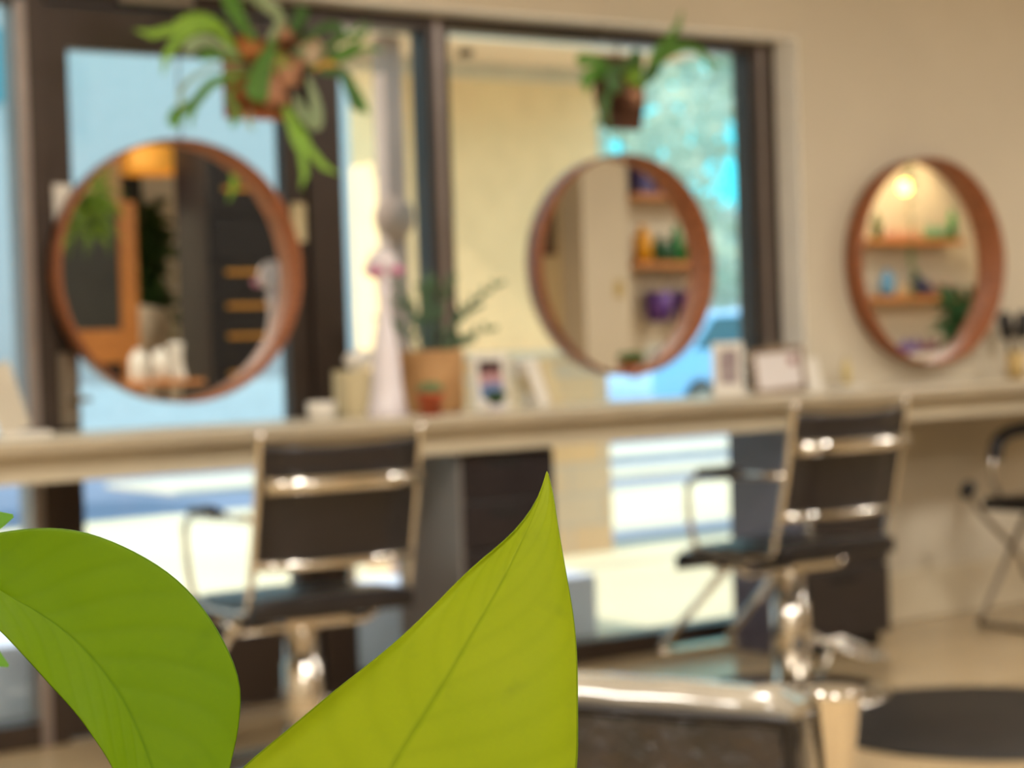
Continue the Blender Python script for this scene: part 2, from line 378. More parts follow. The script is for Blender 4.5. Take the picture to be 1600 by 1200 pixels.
# ------------------------------------------------------------------ styling chairs
def make_chair(label):
    """faces +y (to the mirrors); origin on the floor at the column"""
    t = thing('styling_chair', label, 'chair', (0, 0, 0))
    yb = -.25
    # base and column
    MB().lathe([(0.0, 0), (.31, 0), (.315, .008), (.30, .022), (.12, .034), (.055, .045), (0.0, .045)], 48).build('base', M_CHROME, t)
    MB().lathe([(.062, .04), (.060, .30), (.048, .31), (.048, .42), (.0, .42)], 28).build('column', M_CHROME, t)
    MB().tube([(.10, -.03, .045), (.13, -.05, .15), (.16, -.10, .17)], .010).tube([(.06, 0, .16)]+[(.16, -.06, .17), (.34, -.12, .10), (.34, .02, .08), (.07, .03, .20)], .010).build('pump_pedal', M_CHROME, t)
    # under frame
    MB().box(-.10, .10, -.12, .12, .415, .432).tube([(-.24, -.02, .43), (-.20, -.02, .405), (.20, -.02, .405), (.26, -.02, .44)], .013).tube([(-.2, .16, .43), (-.17, .16, .41), (.17, .16, .41), (.2, .16, .43)], .011).build('seat_frame', M_CHROME, t)
    # seat pad, waterfall front
    s = MB(); prof = []
    for i in range(13):
        u = i/12; y = -.23+.50*u
        z = .475+.012*math.sin(u*math.pi*8)*.35 - (.03*max(0, (u-.85)/.15)**2) + .012*math.cos(u*math.pi)
        prof.append((y, z))
    vs = []; fs = []
    for (y, z) in prof:
        for x, dz in ((-.25, -.008), (-.2, .0), (0, .004), (.2, 0), (.25, -.008)): vs.append((x, y, z+dz+.02))
    for (y, z) in prof:
        for x, dz in ((-.25, .0), (-.2, .0), (0, .0), (.2, 0), (.25, 0)): vs.append((x, y, z-.035))
    n = 5; K = len(prof)
    for i in range(K-1):
        for j in range(4):
            a = i*n+j; fs.append((a, a+1, a+n+1, a+n)); b = a+K*n; fs.append((b, b+n, b+n+1, b+1))
        fs.append((i*n, (i+1)*n, (i+1)*n+K*n, i*n+K*n)); fs.append((i*n+4, i*n+4+K*n, (i+1)*n+4+K*n, (i+1)*n+4))
    for j in range(4):
        fs.append((j, j+K*n, j+1+K*n, j+1)); e = (K-1)*n+j; fs.append((e, e+1, e+1+K*n, e+K*n))
    s.add(vs, fs, True).build('seat', M_BLACK, t, bevel=.004)
    # back: ribbed sling, two side rails, spreader bars
    def bx(u): return yb+.03-.035*math.sin(u*math.pi)*.6-.07*u*u
    def bz(u): return .60+.31*u
    sl = MB(); vs = []; fs = []; K = 25
    for k in range(K):
        u = k/(K-1); rib = .004*abs(math.sin(u*math.pi*9))
        for x, c in ((-.235, 0), (-.12, .012), (0, .018), (.12, .012), (.235, 0)):
            vs.append((x, bx(u)-rib-c*.6+.0, bz(u)-.012*(1-(x/.235)**2)*u))
    for k in range(K-1):
        for j in range(4): a = k*5+j; fs.append((a, a+1, a+6, a+5))
    sl.add(vs, fs, True).build('backrest', M_SLING, t, solid=.022)
    for sx in (-1, 1):
        pts = [(sx*.245, bx(u)-.002, bz(u)) for u in [i/10 for i in range(-1, 12)]]
        MB().tube(smooth_path(pts+[], 2), .0105).build('side_rail', M_CHROME, t)
        lo = MB().tube(smooth_path([(sx*.245, bx(0), .595), (sx*.246, bx(0)+.02, .53), (sx*.245, -.17, .475), (sx*.245, .0, .462), (sx*.245, .22, .465)], 4), .0105)
        lo.build('seat_rail', M_CHROME, t)
        am = MB().tube(smooth_path([(sx*.25, bx(.35), .72), (sx*.275, bx(.35)+.05, .722), (sx*.278, 0, .715), (sx*.278, .12, .705), (sx*.276, .165, .67), (sx*.268, .17, .56), (sx*.255, .16, .48)], 5), .010).build('armrest', M_CHROME, t)
        MB().tube([(sx*.278, -.10, .726), (sx*.278, -.02, .731), (sx*.278, .11, .722)], [.014, .017, .013], 10).build('arm_pad', M_BLACK, am)
    rb = MB()
    rb.tube([(-.235, bx(.62)-.03, bz(.66)), (-.12, bx(.62)-.046, bz(.655)), (.12, bx(.62)-.046, bz(.655)), (.235, bx(.62)-.03, bz(.66))], .023, 12)
    rb.build('upper_bar', M_CHROME, t)
    MB().tube([(-.245, bx(0)-.01, .597), (-.1, bx(0)-.03, .592), (.1, bx(0)-.03, .592), (.245, bx(0)-.01, .597)], .013, 12).build('lower_bar', M_CHROME, t)
    # footrest
    MB().tube([(-.13, .12, .43), (-.15, .45, .14), (-.155, .47, .11)], .012).tube([(.13, .12, .43), (.15, .45, .14), (.155, .47, .11)], .012).tube([(-.17, .47, .105), (.17, .47, .105)], .015).box(-.14, .14, .40, .47, .11, .118).build('footrest', M_CHROME, t)
    return t
c1 = make_chair('black and chrome salon chair in front of the glass door, left of the other')
c1.scale = (.93, 1, 1); c1.location = (2.485, 4.585, 0); c1.rotation_euler[2] = R_(-4)
c2 = copy_tree(c1); c2.scale = (.96, 1, 1); c2.location = (4.165, 4.46, 0); c2.rotation_euler[2] = 0
c2['label'] = 'black and chrome salon chair in front of the black cabinet beside the wide window'

# chrome and black folding chair cut by the right edge of the frame
fc = thing('folding_chair', 'chrome X-legged chair with black seat cut off by the right edge', 'chair', (5.94, 4.80, 0), R_(0))
for sy in (-.2, .2):
    MB().tube(smooth_path([(-.33, sy, .52), (-.27, sy, .44), (-.06, sy, .26), (-.0, sy, .16), (.2, sy, .06), (.3, sy, .012)], 4), .011).build('leg', M_STEEL, fc)
    MB().tube(smooth_path([(.28, sy*.92, .44), (.10, sy*.92, .42), (-.02, sy*.92, .40), (-.10, sy*.92, .30), (-.31, sy*.92, .012)], 4), .011).build('leg', M_STEEL, fc)
MB().tube([(-.31, -.185, .014), (-.31, .185, .014)], .011).tube([(.3, -.2, .013), (.3, .2, .013)], .011).tube([(-.31, -.185, .014), (.3, -.2, .013)], .009).build('floor_bar', M_STEEL, fc)
for sy in (-.2, .2): MB().tube([(-.345, sy-.02, .54), (-.325, sy+.02, .51)], .026).build('foot_cap', M_SLOT, fc)
MB().box(-.24, .24, -.22, .22, .44, .49).build('seat', M_BLACK, fc, bevel=.015)
for sy in (-.22, .22):
    a_ = MB().tube(smooth_path([(-.14, sy, .49), (-.17, sy, .60), (-.10, sy, .70), (.05, sy, .73), (.22, sy, .72)], 5), .012).build('armrest', M_CHROME, fc)
    MB().tube(smooth_path([(-.155, sy, .63), (-.13, sy, .70), (-.04, sy, .735), (.12, sy, .745)], 4), .028).build('arm_pad', M_BLACK, a_)
MB().box(.20, .25, -.22, .22, .50, .80).build('backrest', M_BLACK, fc, bevel=.015)

# foreground black vinyl armchair seen from behind
ac = thing('armchair', 'shiny wrinkled black vinyl chair back with chrome post in the near foreground', 'armchair', (1.635, 1.755, 0), 0)
uu = Vector((-.415, .91, 0)).normalized(); vv = Vector((.91, .415, 0)).normalized()
MA = Matrix(((uu.x, vv.x, 0, 0), (uu.y, vv.y, 0, 0), (0, 0, 1, 0), (0, 0, 0, 1)))
def grid_pad(x0, x1, y0, y1, z0, z1, wob=.004, nx=14, nz=8):
    b = MB(); vs = []; fs = []
    rnd = random.Random(3)
    for side in (0, 1):
        for i in range(nx+1):
            for k in range(nz+1):
                u, v = i/nx, k/nz
                bul = .012*math.sin(u*math.pi)**.5*math.sin(v*math.pi)**.5 if 0 < u < 1 and 0 < v < 1 else 0
                yy = (y0-bul-rnd.uniform(-wob, wob)) if side == 0 else (y1+bul)
                vs.append(MA @ Vector((x0+(x1-x0)*u, yy, z0+(z1-z0)*v)))
    n = nz+1; o = (nx+1)*n
    for i in range(nx):
        for k in range(nz):
            a = i*n+k; fs.append((a, a+1, a+n+1, a+n)); fs.append((a+o, a+o+n, a+o+n+1, a+o+1))
        a = i*n; fs.append((a, a+n, a+n+o, a+o)); a = i*n+nz; fs.append((a, a+o, a+n+o, a+n))
    for k in range(nz):
        a = k; fs.append((a, a+o, a+o+1, a+1)); a = nx*n+k; fs.append((a, a+1, a+1+o, a+o))
    return b.add(vs, fs, True)
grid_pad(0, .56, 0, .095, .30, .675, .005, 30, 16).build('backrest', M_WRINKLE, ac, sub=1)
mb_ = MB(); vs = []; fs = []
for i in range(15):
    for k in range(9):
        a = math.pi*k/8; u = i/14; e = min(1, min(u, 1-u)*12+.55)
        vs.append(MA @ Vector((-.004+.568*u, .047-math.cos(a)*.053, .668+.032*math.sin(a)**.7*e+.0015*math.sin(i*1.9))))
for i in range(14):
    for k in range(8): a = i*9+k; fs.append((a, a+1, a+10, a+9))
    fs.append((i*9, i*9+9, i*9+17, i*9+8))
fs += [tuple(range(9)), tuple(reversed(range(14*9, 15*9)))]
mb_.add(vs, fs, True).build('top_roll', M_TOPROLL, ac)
bb = ac.children[0]
MB().tube(smooth_path([MA @ Vector(p) for p in [(.004, .0, .32), (.002, -.002, .60), (.002, -.004, .660), (.02, -.009, .668), (.10, -.012, .668), (.30, -.014, .668), (.555, -.008, .668)]], 5), .0055).build('piping', M_BLACK, bb)
grid_pad(.0, .56, .08, .60, .30, .44, 0).build('seat', M_BLACK, ac, bevel=.01)
for q in (-.040, .605):
    P = [MA @ Vector((q, .045, z)) for z in (.02, .3, .60, .66, .69, .702)]
    MB().tube(P, [.018, .018, .023, .029, .033, .036], 20).build('arm_post', M_CHROME, ac)
    MB().tube(smooth_path([MA @ Vector(p) for p in [(q, .05, .47), (q, .25, .49), (q, .50, .48), (q, .55, .42), (q, .55, .02)]], 4), .014).build('armrest', M_CHROME, ac)
MB().tube([MA @ Vector((-.055, .045, .36)), MA @ Vector((.615, .045, .36))], .012).tube([MA @ Vector((-.055, .55, .34)), MA @ Vector((.615, .55, .34))], .012).build('cross_bar', M_CHROME, ac)

# black round mat and its neighbour
tag(MB().lathe([(0, 0), (.515, 0), (.52, .006), (.51, .013), (0, .014)], 64, c=(4.28, 3.77, 0)).build('floor_mat', M_MAT), 'round black rubber floor mat in the lower right corner', 'mat')

# ------------------------------------------------------------------ things on the counter
def onc(name, label, cat, x, y, rz=0, group=None): return thing(name, label, cat, (x, y, CT), R_(rz), group)
# leaning sign at far left
o = onc('leaning_sign', 'pale tan sign card leaning at the left end of the counter', 'sign', 1.93, 5.16)
MB().box(-.045, .045, -.006, .006, .014, .21, Matrix.Rotation(R_(-17), 4, 'Y')).build('card', mat('grey_tan_card', (196, 186, 168), .6, noise=.05), o, bevel=.002)
MB().box(-.05, .09, -.03, .03, 0, .012).build('stand', M_WHITE, o, bevel=.002)
# votive
o = onc('candle_jar', 'small round cream candle jar at the foot of the door post', 'candle', 2.92, 5.20)
MB().lathe([(.038, 0), (.044, .006), (.046, .046), (.044, .052), (.038, .052), (.036, .02), (0, .02)], 32).build('jar', M_WHITE, o)
MB().lathe([(0, .02), (.036, .02), (.036, .04), (0, .041)], 24).build('wax', M_CREAM, o)
# cream box + bowl of white towels
o = onc('tissue_box', 'cream cardboard box standing beside the white vase', 'box', 3.04, 5.20)
MB().box(-.05, .05, -.05, .05, 0, .145).build('carton', M_CREAM, o, bevel=.003)
o = thing('folded_cloth', 'white folded cloth lying on top of the cream box', 'cloth', (3.055, 5.20, CT+.145))
MB().ball((0, 0, .032), .045, 14, 8, (1, .9, .7)).ball((.012, -.01, .05), .03, 12, 8, (1.1, .9, .5)).build('cloth_fold', M_WHITE, o)
# tall white vase with white and pink flowers
o = onc('flower_vase', 'tall slender white vase with pink and white blooms left of the planter', 'vase', 3.055, 5.03)
MB().lathe([(.0, 0), (.062, 0), (.066, .01), (.056, .04), (.047, .10), (.044, .16), (.040, .21), (.028, .27), (.017, .33), (.016, .37), (.024, .40), (.020, .40), (.012, .36), (0, .36)], 36).build('vase_body', M_PORC, o)
MB().ball((0, 0, .475), .042, 14, 8, (1.15, .8, 1)).ball((.028, 0, .455), .030).ball((-.028, .01, .455), .030).ball((0, 0, .425), .022, 12, 8, (1, .8, 1.4)).build('white_bloom', M_PORC, o)
for dx, dz in ((-.040, .445), (.036, .448)): MB().ball((dx, -.022, dz), .022, 10, 6, (1.2, 1, .7)).build('pink_bloom', mat('pink_petal', (214, 130, 170), 0.6, noise=0.1), o)
# big planter with ZZ plant
o = onc('potted_plant', 'bushy dark green plant in a large tan woven planter on the counter', 'plant', 3.31, 5.185)
MB().lathe([(0, 0), (.098, 0), (.106, .01), (.112, .19), (.108, .20), (.100, .195), (.098, .17), (0, .17)], 40).build('planter', M_BASKET, o)
MB().lathe([(0, .172), (.098, .172), (.05, .178), (0, .18)], 24).build('soil', M_SOIL, o)
ZL = leafy('zz_leaf', (92, 120, 84), (62, 88, 62), .3, 12)
rn = random.Random(5)
st = MB(); lf = MB()
tips = [(-.13, -.02, .36), (-.10, .03, .42), (-.04, -.03, .40), (.02, 0, .43), (.05, .05, .40), (.07, -.04, .42), (.17, -.02, .33), (.285, -.01, .41), (.23, -.02, .26), (-.16, .02, .30), (.13, -.04, .22)]
for tx, ty, tz in tips:
    P = smooth_path([(tx*.15, ty*.3, .17), (tx*.35, ty*.5, .17+(tz-.17)*.5), (tx*.7, ty*.8, .17+(tz-.17)*.82), (tx, ty, tz)], 5)
    st.tube(P, [.0045-.003*i/len(P) for i in range(len(P))], 6)
    for i in range(5, len(P)):
        p = P[i]; t = (P[i]-P[i-1]).normalized()
        for sgn in (-1, 1):
            d = (Vector((sgn*.8, rn.uniform(-.5, .5), rn.uniform(.2, .7)))+t*.6).normalized()*rn.uniform(.026, .036)
            if rn.random() < .6: lf.ribbon([p, p+d*.35, p+d*.75, p+d], [.003, .016, .014, .002])
st.build('stems', ZL, o); lf.build('foliage', ZL, o)
o['label'] = 'bushy dark green plant in a large tan woven planter on the counter'
# small terracotta pot with succulent
o = onc('potted_succulent', 'little green succulent in a small terracotta pot before the woven planter', 'plant', 3.145, 4.925)
MB().lathe([(0, 0), (.023, 0), (.029, .045), (.034, .045), (.034, .058), (.028, .058), (.026, .045), (0, .045)], 28).build('pot', M_TERRA, o)
b = MB()
for i in range(16):
    a = i*2.4; r = .008+.0014*i
    p = Vector((math.cos(a)*r*.4, math.sin(a)*r*.4, .048)); q = Vector((math.cos(a)*r*1.25, math.sin(a)*r*1.25, .085-.001*i))
    b.tube([p, (p+q)/2, q], [.005, .008, .002], 7)
o.scale = (1.3, 1.3, 1.25)
b.build('rosette', leafy('succulent_leaf', (98, 140, 92), (70, 112, 70), .2), o)
# photo frame
o = onc('photo_frame', 'white photo frame with a dark and blue portrait picture beside the woven planter', 'picture frame', 3.575, 5.22, 0)
TL = Matrix.Rotation(R_(-6), 4, 'X')
b = MB(); 
for q in [(-.070, -.046, 0, .18), (.046, .070, 0, .18), (-.046, .046, .158, .18), (-.046, .046, 0, .03)]: b.box(q[0], q[1], -.006, .006, q[2], q[3], TL)
b.build('frame', M_WHITE, o, bevel=.002)
def photo_mat():
    M = bpy.data.materials.new('portrait_print'); M.use_nodes = True; nt = M.node_tree; N = nt.nodes; L = nt.links
    b_ = N['Principled BSDF']; tc = N.new('ShaderNodeTexCoord'); s = N.new('ShaderNodeSeparateXYZ'); L.new(tc.outputs['Generated'], s.inputs[0])
    r = N.new('ShaderNodeValToRGB'); e = r.color_ramp.elements
    e[0].position = 0; e[0].color = lin((96, 140, 190)); e[1].position = 1; e[1].color = lin((60, 34, 40))
    for p, c in ((.35, (110, 130, 178)), (.5, (196, 150, 150)), (.66, (190, 140, 140)), (.74, (66, 36, 42))):
        k = e.new(p); k.color = lin(c)
    n = N.new('ShaderNodeTexNoise'); n.inputs['Scale'].default_value = 4; L.new(tc.outputs['Generated'], n.inputs['Vector'])
    ad = N.new('ShaderNodeMath'); ad.operation = 'MULTIPLY_ADD'; ad.inputs[1].default_value = .35; L.new(n.outputs['Fac'], ad.inputs[0]); 
    sb = N.new('ShaderNodeMath'); sb.operation = 'SUBTRACT'; sb.inputs[1].default_value = .17; L.new(s.outputs['Z'], sb.inputs[0]); L.new(sb.outputs[0], ad.inputs[2])
    L.new(ad.outputs[0], r.inputs['Fac']); L.new(r.outputs['Color'], b_.inputs['Base Color']); b_.inputs['Roughness'].default_value = .3
    return M
MB().box(-.046, .046, -.003, .003, .03, .158, TL).build('picture', photo_mat(), o)
# green cone plant in small glass
o = onc('air_plant', 'tiny dark green plant in a clear cup in front of the photo frame', 'plant', 3.465, 5.04)
MB().lathe([(0, 0), (.022, 0), (.020, .02), (.014, .02), (.012, .006), (0, .006)], 24).build('cup', M_PORC, o)
b = MB()
for i in range(26):
    a = i*2.4; r = .010+.0011*i
    b.ribbon([(0, 0, .012), (math.cos(a)*r*.6, math.sin(a)*r*.6, .035), (math.cos(a)*r, math.sin(a)*r, .05+.008*math.sin(i))], [.010, .016, .008], side=(math.sin(a), -math.cos(a), .3))
b.lathe([(.010, .012), (.024, .028), (.036, .048), (.038, .056), (.022, .062), (0, .064)], 16).build('foliage', leafy('dark_moss_leaf', (38, 78, 30), (26, 56, 22), .15), o)
# leaning brochures
for i, (x, lab, mm, a) in enumerate([(3.735, 'white brochure leaning in front of the wide window, left of the tan one', M_WHITE, -20), (3.785, 'tan booklet leaning beside a white brochure under the middle mirror', M_CREAM, -19)]):
    o = onc('brochure', lab, 'brochure', x, 5.19, 0)
    MB().box(-.022, .022, -.05, .05, 0, .165, Matrix.Rotation(R_(a), 4, 'Y')).build('cover', mm, o, bevel=.002)
    MB().box(-.026, -.022, -.03, .03, .06, .12, Matrix.Rotation(R_(a), 4, 'Y')).build('printed_panel', M_PORC if i else M_CREAM, o)
# acrylic stand with picture
o = onc('sign_holder', 'clear acrylic stand with a small grey picture left of the wooden certificate', 'sign holder', 4.59, 5.20)
b = MB().box(-.075, .075, -.02, .02, 0, .012)
for q in [(-.072, -.045, .012, .19), (.045, .072, .012, .19), (-.045, .045, .165, .19), (-.045, .045, .012, .04)]: b.box(q[0], q[1], -.004, .004, q[2], q[3])
b.build('holder', M_WHITE, o, bevel=.002)
MB().box(-.045, .045, -.002, .003, .04, .165).build('picture', mat('grey_print', (170, 158, 158), .5, c2=(140, 120, 124), nscale=18), o)
b = MB().ball((.085, -.015, .135), .011).ball((.085, -.015, .012), .011).tube([(.085, -.015, .012), (.085, -.015, .135)], .002)  # chrome beads added to stand in for glints on the holder
b.build('glint_beads', M_CHROME, o)
# certificate
o = onc('certificate_frame', 'pale wood framed white certificate with a small red seal by the window jamb', 'picture frame', 4.815, 5.17, 0)
TL = Matrix.Rotation(R_(-5), 4, 'X') @ Matrix.Rotation(R_(-2.5), 4, 'Y')
b = MB()
for q in [(-.128, -.110, 0, .165), (.110, .128, 0, .165), (-.11, .11, .147, .165), (-.11, .11, 0, .018)]: b.box(q[0], q[1], -.008, .008, q[2], q[3], TL)
b.build('frame', wood('taupe_frame_wood', (140, 112, 82), (118, 94, 68)), o, bevel=.002)
MB().box(-.11, .11, -.002, .004, .018, .147, TL).build('paper', mat('certificate_paper', (222, 214, 212), .6, noise=.02), o)
MB().box(.055, .09, -.004, -.002, .098, .128, TL).build('seal', mat('red_seal', (160, 84, 76), .6, noise=.2), o)
MB().box(-.05, .05, .0, .008, .165, .175, TL).build('hanging_tab', M_STEEL, o)
# white leaning card + tan bottle
o = onc('note_card', 'blank white card leaning on the wall right of the certificate', 'card', 5.02, 5.20)
MB().box(-.035, .035, -.003, .003, 0, .12, Matrix.Rotation(R_(-14), 4, 'Y')).build('card', M_WHITE, o)
MB().box(-.04, .05, -.02, .02, 0, .006).build('foot', M_WHITE, o)
o = onc('bottle', 'slim pale yellow bottle against the wall left of the right mirror', 'bottle', 5.20, 5.22)
MB().lathe([(0, 0), (.017, 0), (.018, .085), (.010, .098), (.008, .105), (0, .105)], 20).build('bottle_body', mat('pale_yellow_glass', (210, 190, 130), .4, noise=.05), o)
MB().lathe([(0, .105), (.009, .105), (.009, .122), (0, .122)], 16).build('cap', M_CREAM, o)
o = onc('serving_dish', 'low white dish on the counter above the right chair', 'dish', 4.98, 5.0)
MB().lathe([(0, 0), (.05, 0), (.075, .016), (.072, .018), (.048, .004), (0, .004)], 32).build('dish', M_WHITE, o)
# brush cup at the right edge
o = onc('brush_cup', 'tan tool cup at the right edge holding black brushes', 'cup', 6.125, 5.19)
MB().lathe([(0, 0), (.032, 0), (.040, .11), (.036, .11), (.030, .01), (0, .01)], 28).build('cup', mat('tan_ceramic', (206, 176, 116), .5, noise=.08), o)
for i, (a, dx, lab) in enumerate([(-12, -.012, 'black hair brush leaning left in the tan cup'), (10, .012, 'black hair brush leaning right in the tan cup')]):
    h = thing('hair_brush', lab, 'brush', (6.125+dx, 5.19, CT+.015))
    Q = Matrix.Rotation(R_(a), 4, 'Y')
    MB().tube([Q @ Vector((0, 0, z)) for z in (0, .08, .15)], [.006, .009, .007], 10).build('handle', M_SLOT, h)
    MB().tube([Q @ Vector((0, 0, z)) for z in (.145, .16, .24, .262)], [.012, .03, .032, .014], 14).build('bristles', M_BLACK, h)
# stickers on door frame
tag(MB().box(2.968, 3.018, 5.436, 5.4395, 1.49, 1.615).build('sticker', M_CREAM), 'small cream card stuck on the dark post right of the left mirror', 'sticker')
tag(MB().box(2.172, 2.228, 5.436, 5.4395, 1.50, 1.66).build('notice', M_WHITE), 'pale paper notice stuck on the door stile behind the left mirror', 'notice')

# ------------------------------------------------------------------ staghorn ferns on plaques
FG = leafy('fern_green', (108, 158, 60), (76, 128, 40), .4, 12)
FL = leafy('fern_lime', (160, 200, 76), (128, 176, 50), .4, 12)
FP = leafy('fern_pale', (170, 186, 146), (130, 152, 104), .3, 12)
FD = leafy('fern_dark', (76, 118, 50), (56, 92, 40), .3, 12)
SH = leafy('shield_frond_tan', (206, 158, 124), (176, 116, 84), .25, 18)
def frond(par, P, w_, m_, fork=True, name='frond'):
    """P: list of (dx, dy, dz); antler frond widening to a forked tip"""
    Q = smooth_path(P, 5); n = len(Q)
    W = [w_*(.25+.75*math.sin(min(1, i/(n-1)*1.15)*math.pi*.55)) for i in range(n)]
    W[-1] = w_*(.55 if fork else .1); W[-2] = w_*(.8 if fork else .6)
    w_ *= 1.25; W = [q*1.25 for q in W]
    b = MB().ribbon(Q, W)
    if fork:
        t = (Q[-1]-Q[-3]).normalized(); L_ = w_*2.2
        for sg in (-1, 1):
            sd = Vector((t.z, 0, -t.x))*sg
            e = Q[-1]+(t*.8+sd*.55)*L_
            b.ribbon([Q[-2]+sd*w_*.2, (Q[-1]+e)/2+t*.1*L_, e], [w_*.5, w_*.42, w_*.06])
    return b.build(name, m_, par)
def pxl(x, y, dy, cx, cz, kx=.00213, kz=.00192): return ((x-cx)*kx, dy, -(y-cz)*kz)
# left fern
f1 = thing('staghorn_fern', 'large staghorn fern on a wooden plaque hanging above the left mirror', 'plant', (2.79, 5.24, 1.995))
c = lambda x, y, dy=-.05: pxl(x, y, dy, 425, 110)
MB().box(-.145, .075, -.012, .012, -.145, .10).build('plaque', wood('fern_plaque_wood', (170, 96, 50), (128, 70, 38)), f1, bevel=.004)
MB().tube([(-.03, 0, .10), (0, .11, .257)], .003, 6).build('hanging_wire', M_STEEL, f1)
b = MB()
for (x, y, r) in ((430, 120, .075), (455, 95, .05), (400, 100, .05), (440, 150, .05), (470, 70, .045)): b.ball(c(x, y, -.03), r*.9, 14, 8, (1, .4, 1))
b.build('root_ball', M_BARK, f1)
for (x, y, r, mm) in ((445, 110, .055, SH), (420, 145, .05, SH), (485, 78, .045, mat('shield_pale', (214, 190, 160), .7, noise=.1)), (385, 75, .04, mat('shield_orange', (190, 120, 62), .7, noise=.2)), (435, 100, .032, FL), (465, 80, .022, FP), (440, 50, .03, SH)):
    s_ = MB(); ctr = Vector(c(x, y, -.075))
    vs = [tuple(ctr)]; 
    for j in range(16):
        a = 2*math.pi*j/16; rr = r*(1+.16*math.sin(5*a+x)); vs.append((ctr.x+rr*math.cos(a), ctr.y+.014+.012*math.sin(3*a+y), ctr.z+rr*math.sin(a)))
    s_.add(vs, [(0, 1+j, 1+(j+1) % 16) for j in range(16)], True).build('shield_frond', mm, f1, solid=.004)
F = [([(365, 85), (335, 48), (300, 46), (268, 66)], .05, FL), ([(365, 92), (320, 72), (292, 80), (280, 96)], .03, FP), ([(372, 100), (330, 95), (300, 100), (322, 90)], .022, FG),
     ([(385, 70), (360, 40), (345, 5), (350, -30)], .05, FG), ([(400, 70), (420, 35), (390, 8), (365, -8)], .04, FP), ([(440, 60), (465, 30), (470, 5)], .04, FD), ([(425, 60), (405, 100), (392, 135), (385, 165)], .062, FG),
     ([(375, 118), (345, 128), (312, 142), (282, 178)], .026, FG), ([(300, 155), (276, 178), (256, 192), (250, 212)], .036, FG), ([(365, 112), (310, 118), (265, 150), (256, 190)], .012, FP), ([(372, 130), (350, 155), (360, 178), (348, 205)], .020, FG),
     ([(475, 105), (510, 90), (535, 78), (552, 68)], .034, FG), ([(480, 108), (500, 100), (515, 108)], .03, mat('yellow_frond', (206, 150, 60), .6, noise=.1)), ([(482, 112), (520, 112), (535, 140), (545, 175)], .04, FD), ([(530, 120), (545, 150), (552, 180)], .02, FG),
     ([(438, 160), (448, 188), (458, 215), (465, 236)], .048, FL), ([(452, 150), (462, 175), (482, 205)], .034, FP), ([(470, 120), (478, 150), (480, 180), (474, 205)], .034, FP), ([(490, 75), (520, 60), (540, 50)], .02, FG), ([(450, 70), (500, 40), (520, 60)], .03, FD), ([(385, 175), (378, 195), (384, 205)], .014, FP)]
for i, (P, wd, mm) in enumerate(F):
    dy = -.055-.016*(i % 5)
    frond(f1, [c(x, y, dy-.03*k/len(P)) for k, (x, y) in enumerate(P)], wd, mm, i in (0, 4, 7, 11, 15, 18))
# right fern
f2 = thing('staghorn_fern', 'smaller staghorn fern on a dark tapered plaque above the middle mirror', 'plant', (4.165, 5.24, 1.995))
c = lambda x, y, dy=-.05: pxl(x, y, dy, 977, 142, .00268, .00222)
pv = [(-.10, .13), (.10, .13), (.105, -.02), (.085, -.125), (-.07, -.125), (-.105, -.02)]
MB().add([(x, y, z) for y in (-.012, .012) for x, z in pv], [(0, 1, 2, 3, 4, 5), (11, 10, 9, 8, 7, 6)]+[(i, i+6, (i+1) % 6+6, (i+1) % 6) for i in range(6)]).build('plaque', M_BARK, f2, bevel=.004)
MB().tube([(0, 0, .13), (0, .11, .257)], .003, 6).build('hanging_wire', M_STEEL, f2)
MB().ball(c(978, 135, -.03), .075, 14, 8, (1, .45, 1)).build('root_ball', M_BARK, f2)
for (x, y, r, mm) in ((985, 120, .045, FL), (985, 148, .035, SH), (975, 165, .03, M_BARK)):
    s_ = MB(); ctr = Vector(c(x, y, -.072)); vs = [tuple(ctr)]
    for j in range(16):
        a = 2*math.pi*j/16; rr = r*(1+.16*math.sin(5*a+x)); vs.append((ctr.x+rr*math.cos(a), ctr.y+.014+.01*math.sin(3*a+y), ctr.z+rr*math.sin(a)))
    s_.add(vs, [(0, 1+j, 1+(j+1) % 16) for j in range(16)], True).build('shield_frond', mm, f2, solid=.004)
F = [([(955, 112), (930, 100), (908, 98), (886, 101)], .026, FG), ([(952, 122), (925, 116), (905, 124), (892, 142)], .028, FG), ([(950, 130), (935, 140), (926, 160), (921, 180)], .022, FD), ([(960, 105), (945, 112), (935, 125), (940, 150)], .04, FD), ([(945, 118), (915, 128), (900, 150)], .014, FG),
     ([(998, 118), (1012, 100), (1020, 85), (1034, 72)], .04, FG), ([(1015, 95), (1028, 78), (1033, 66), (1036, 56)], .035, FG), ([(1030, 78), (1050, 68), (1075, 72), (1092, 90)], .018, FG), ([(1045, 70), (1062, 66), (1070, 70)], .02, FG), ([(1000, 130), (1010, 112), (1014, 100)], .03, FD), ([(965, 110), (975, 96), (985, 85)], .035, FD)]
for i, (P, wd, mm) in enumerate(F):
    dy = -.055-.014*(i % 4)
    frond(f2, [c(x, y, dy-.03*k/len(P)) for k, (x, y) in enumerate(P)], wd*1.35, mm, i in (2, 5, 7))
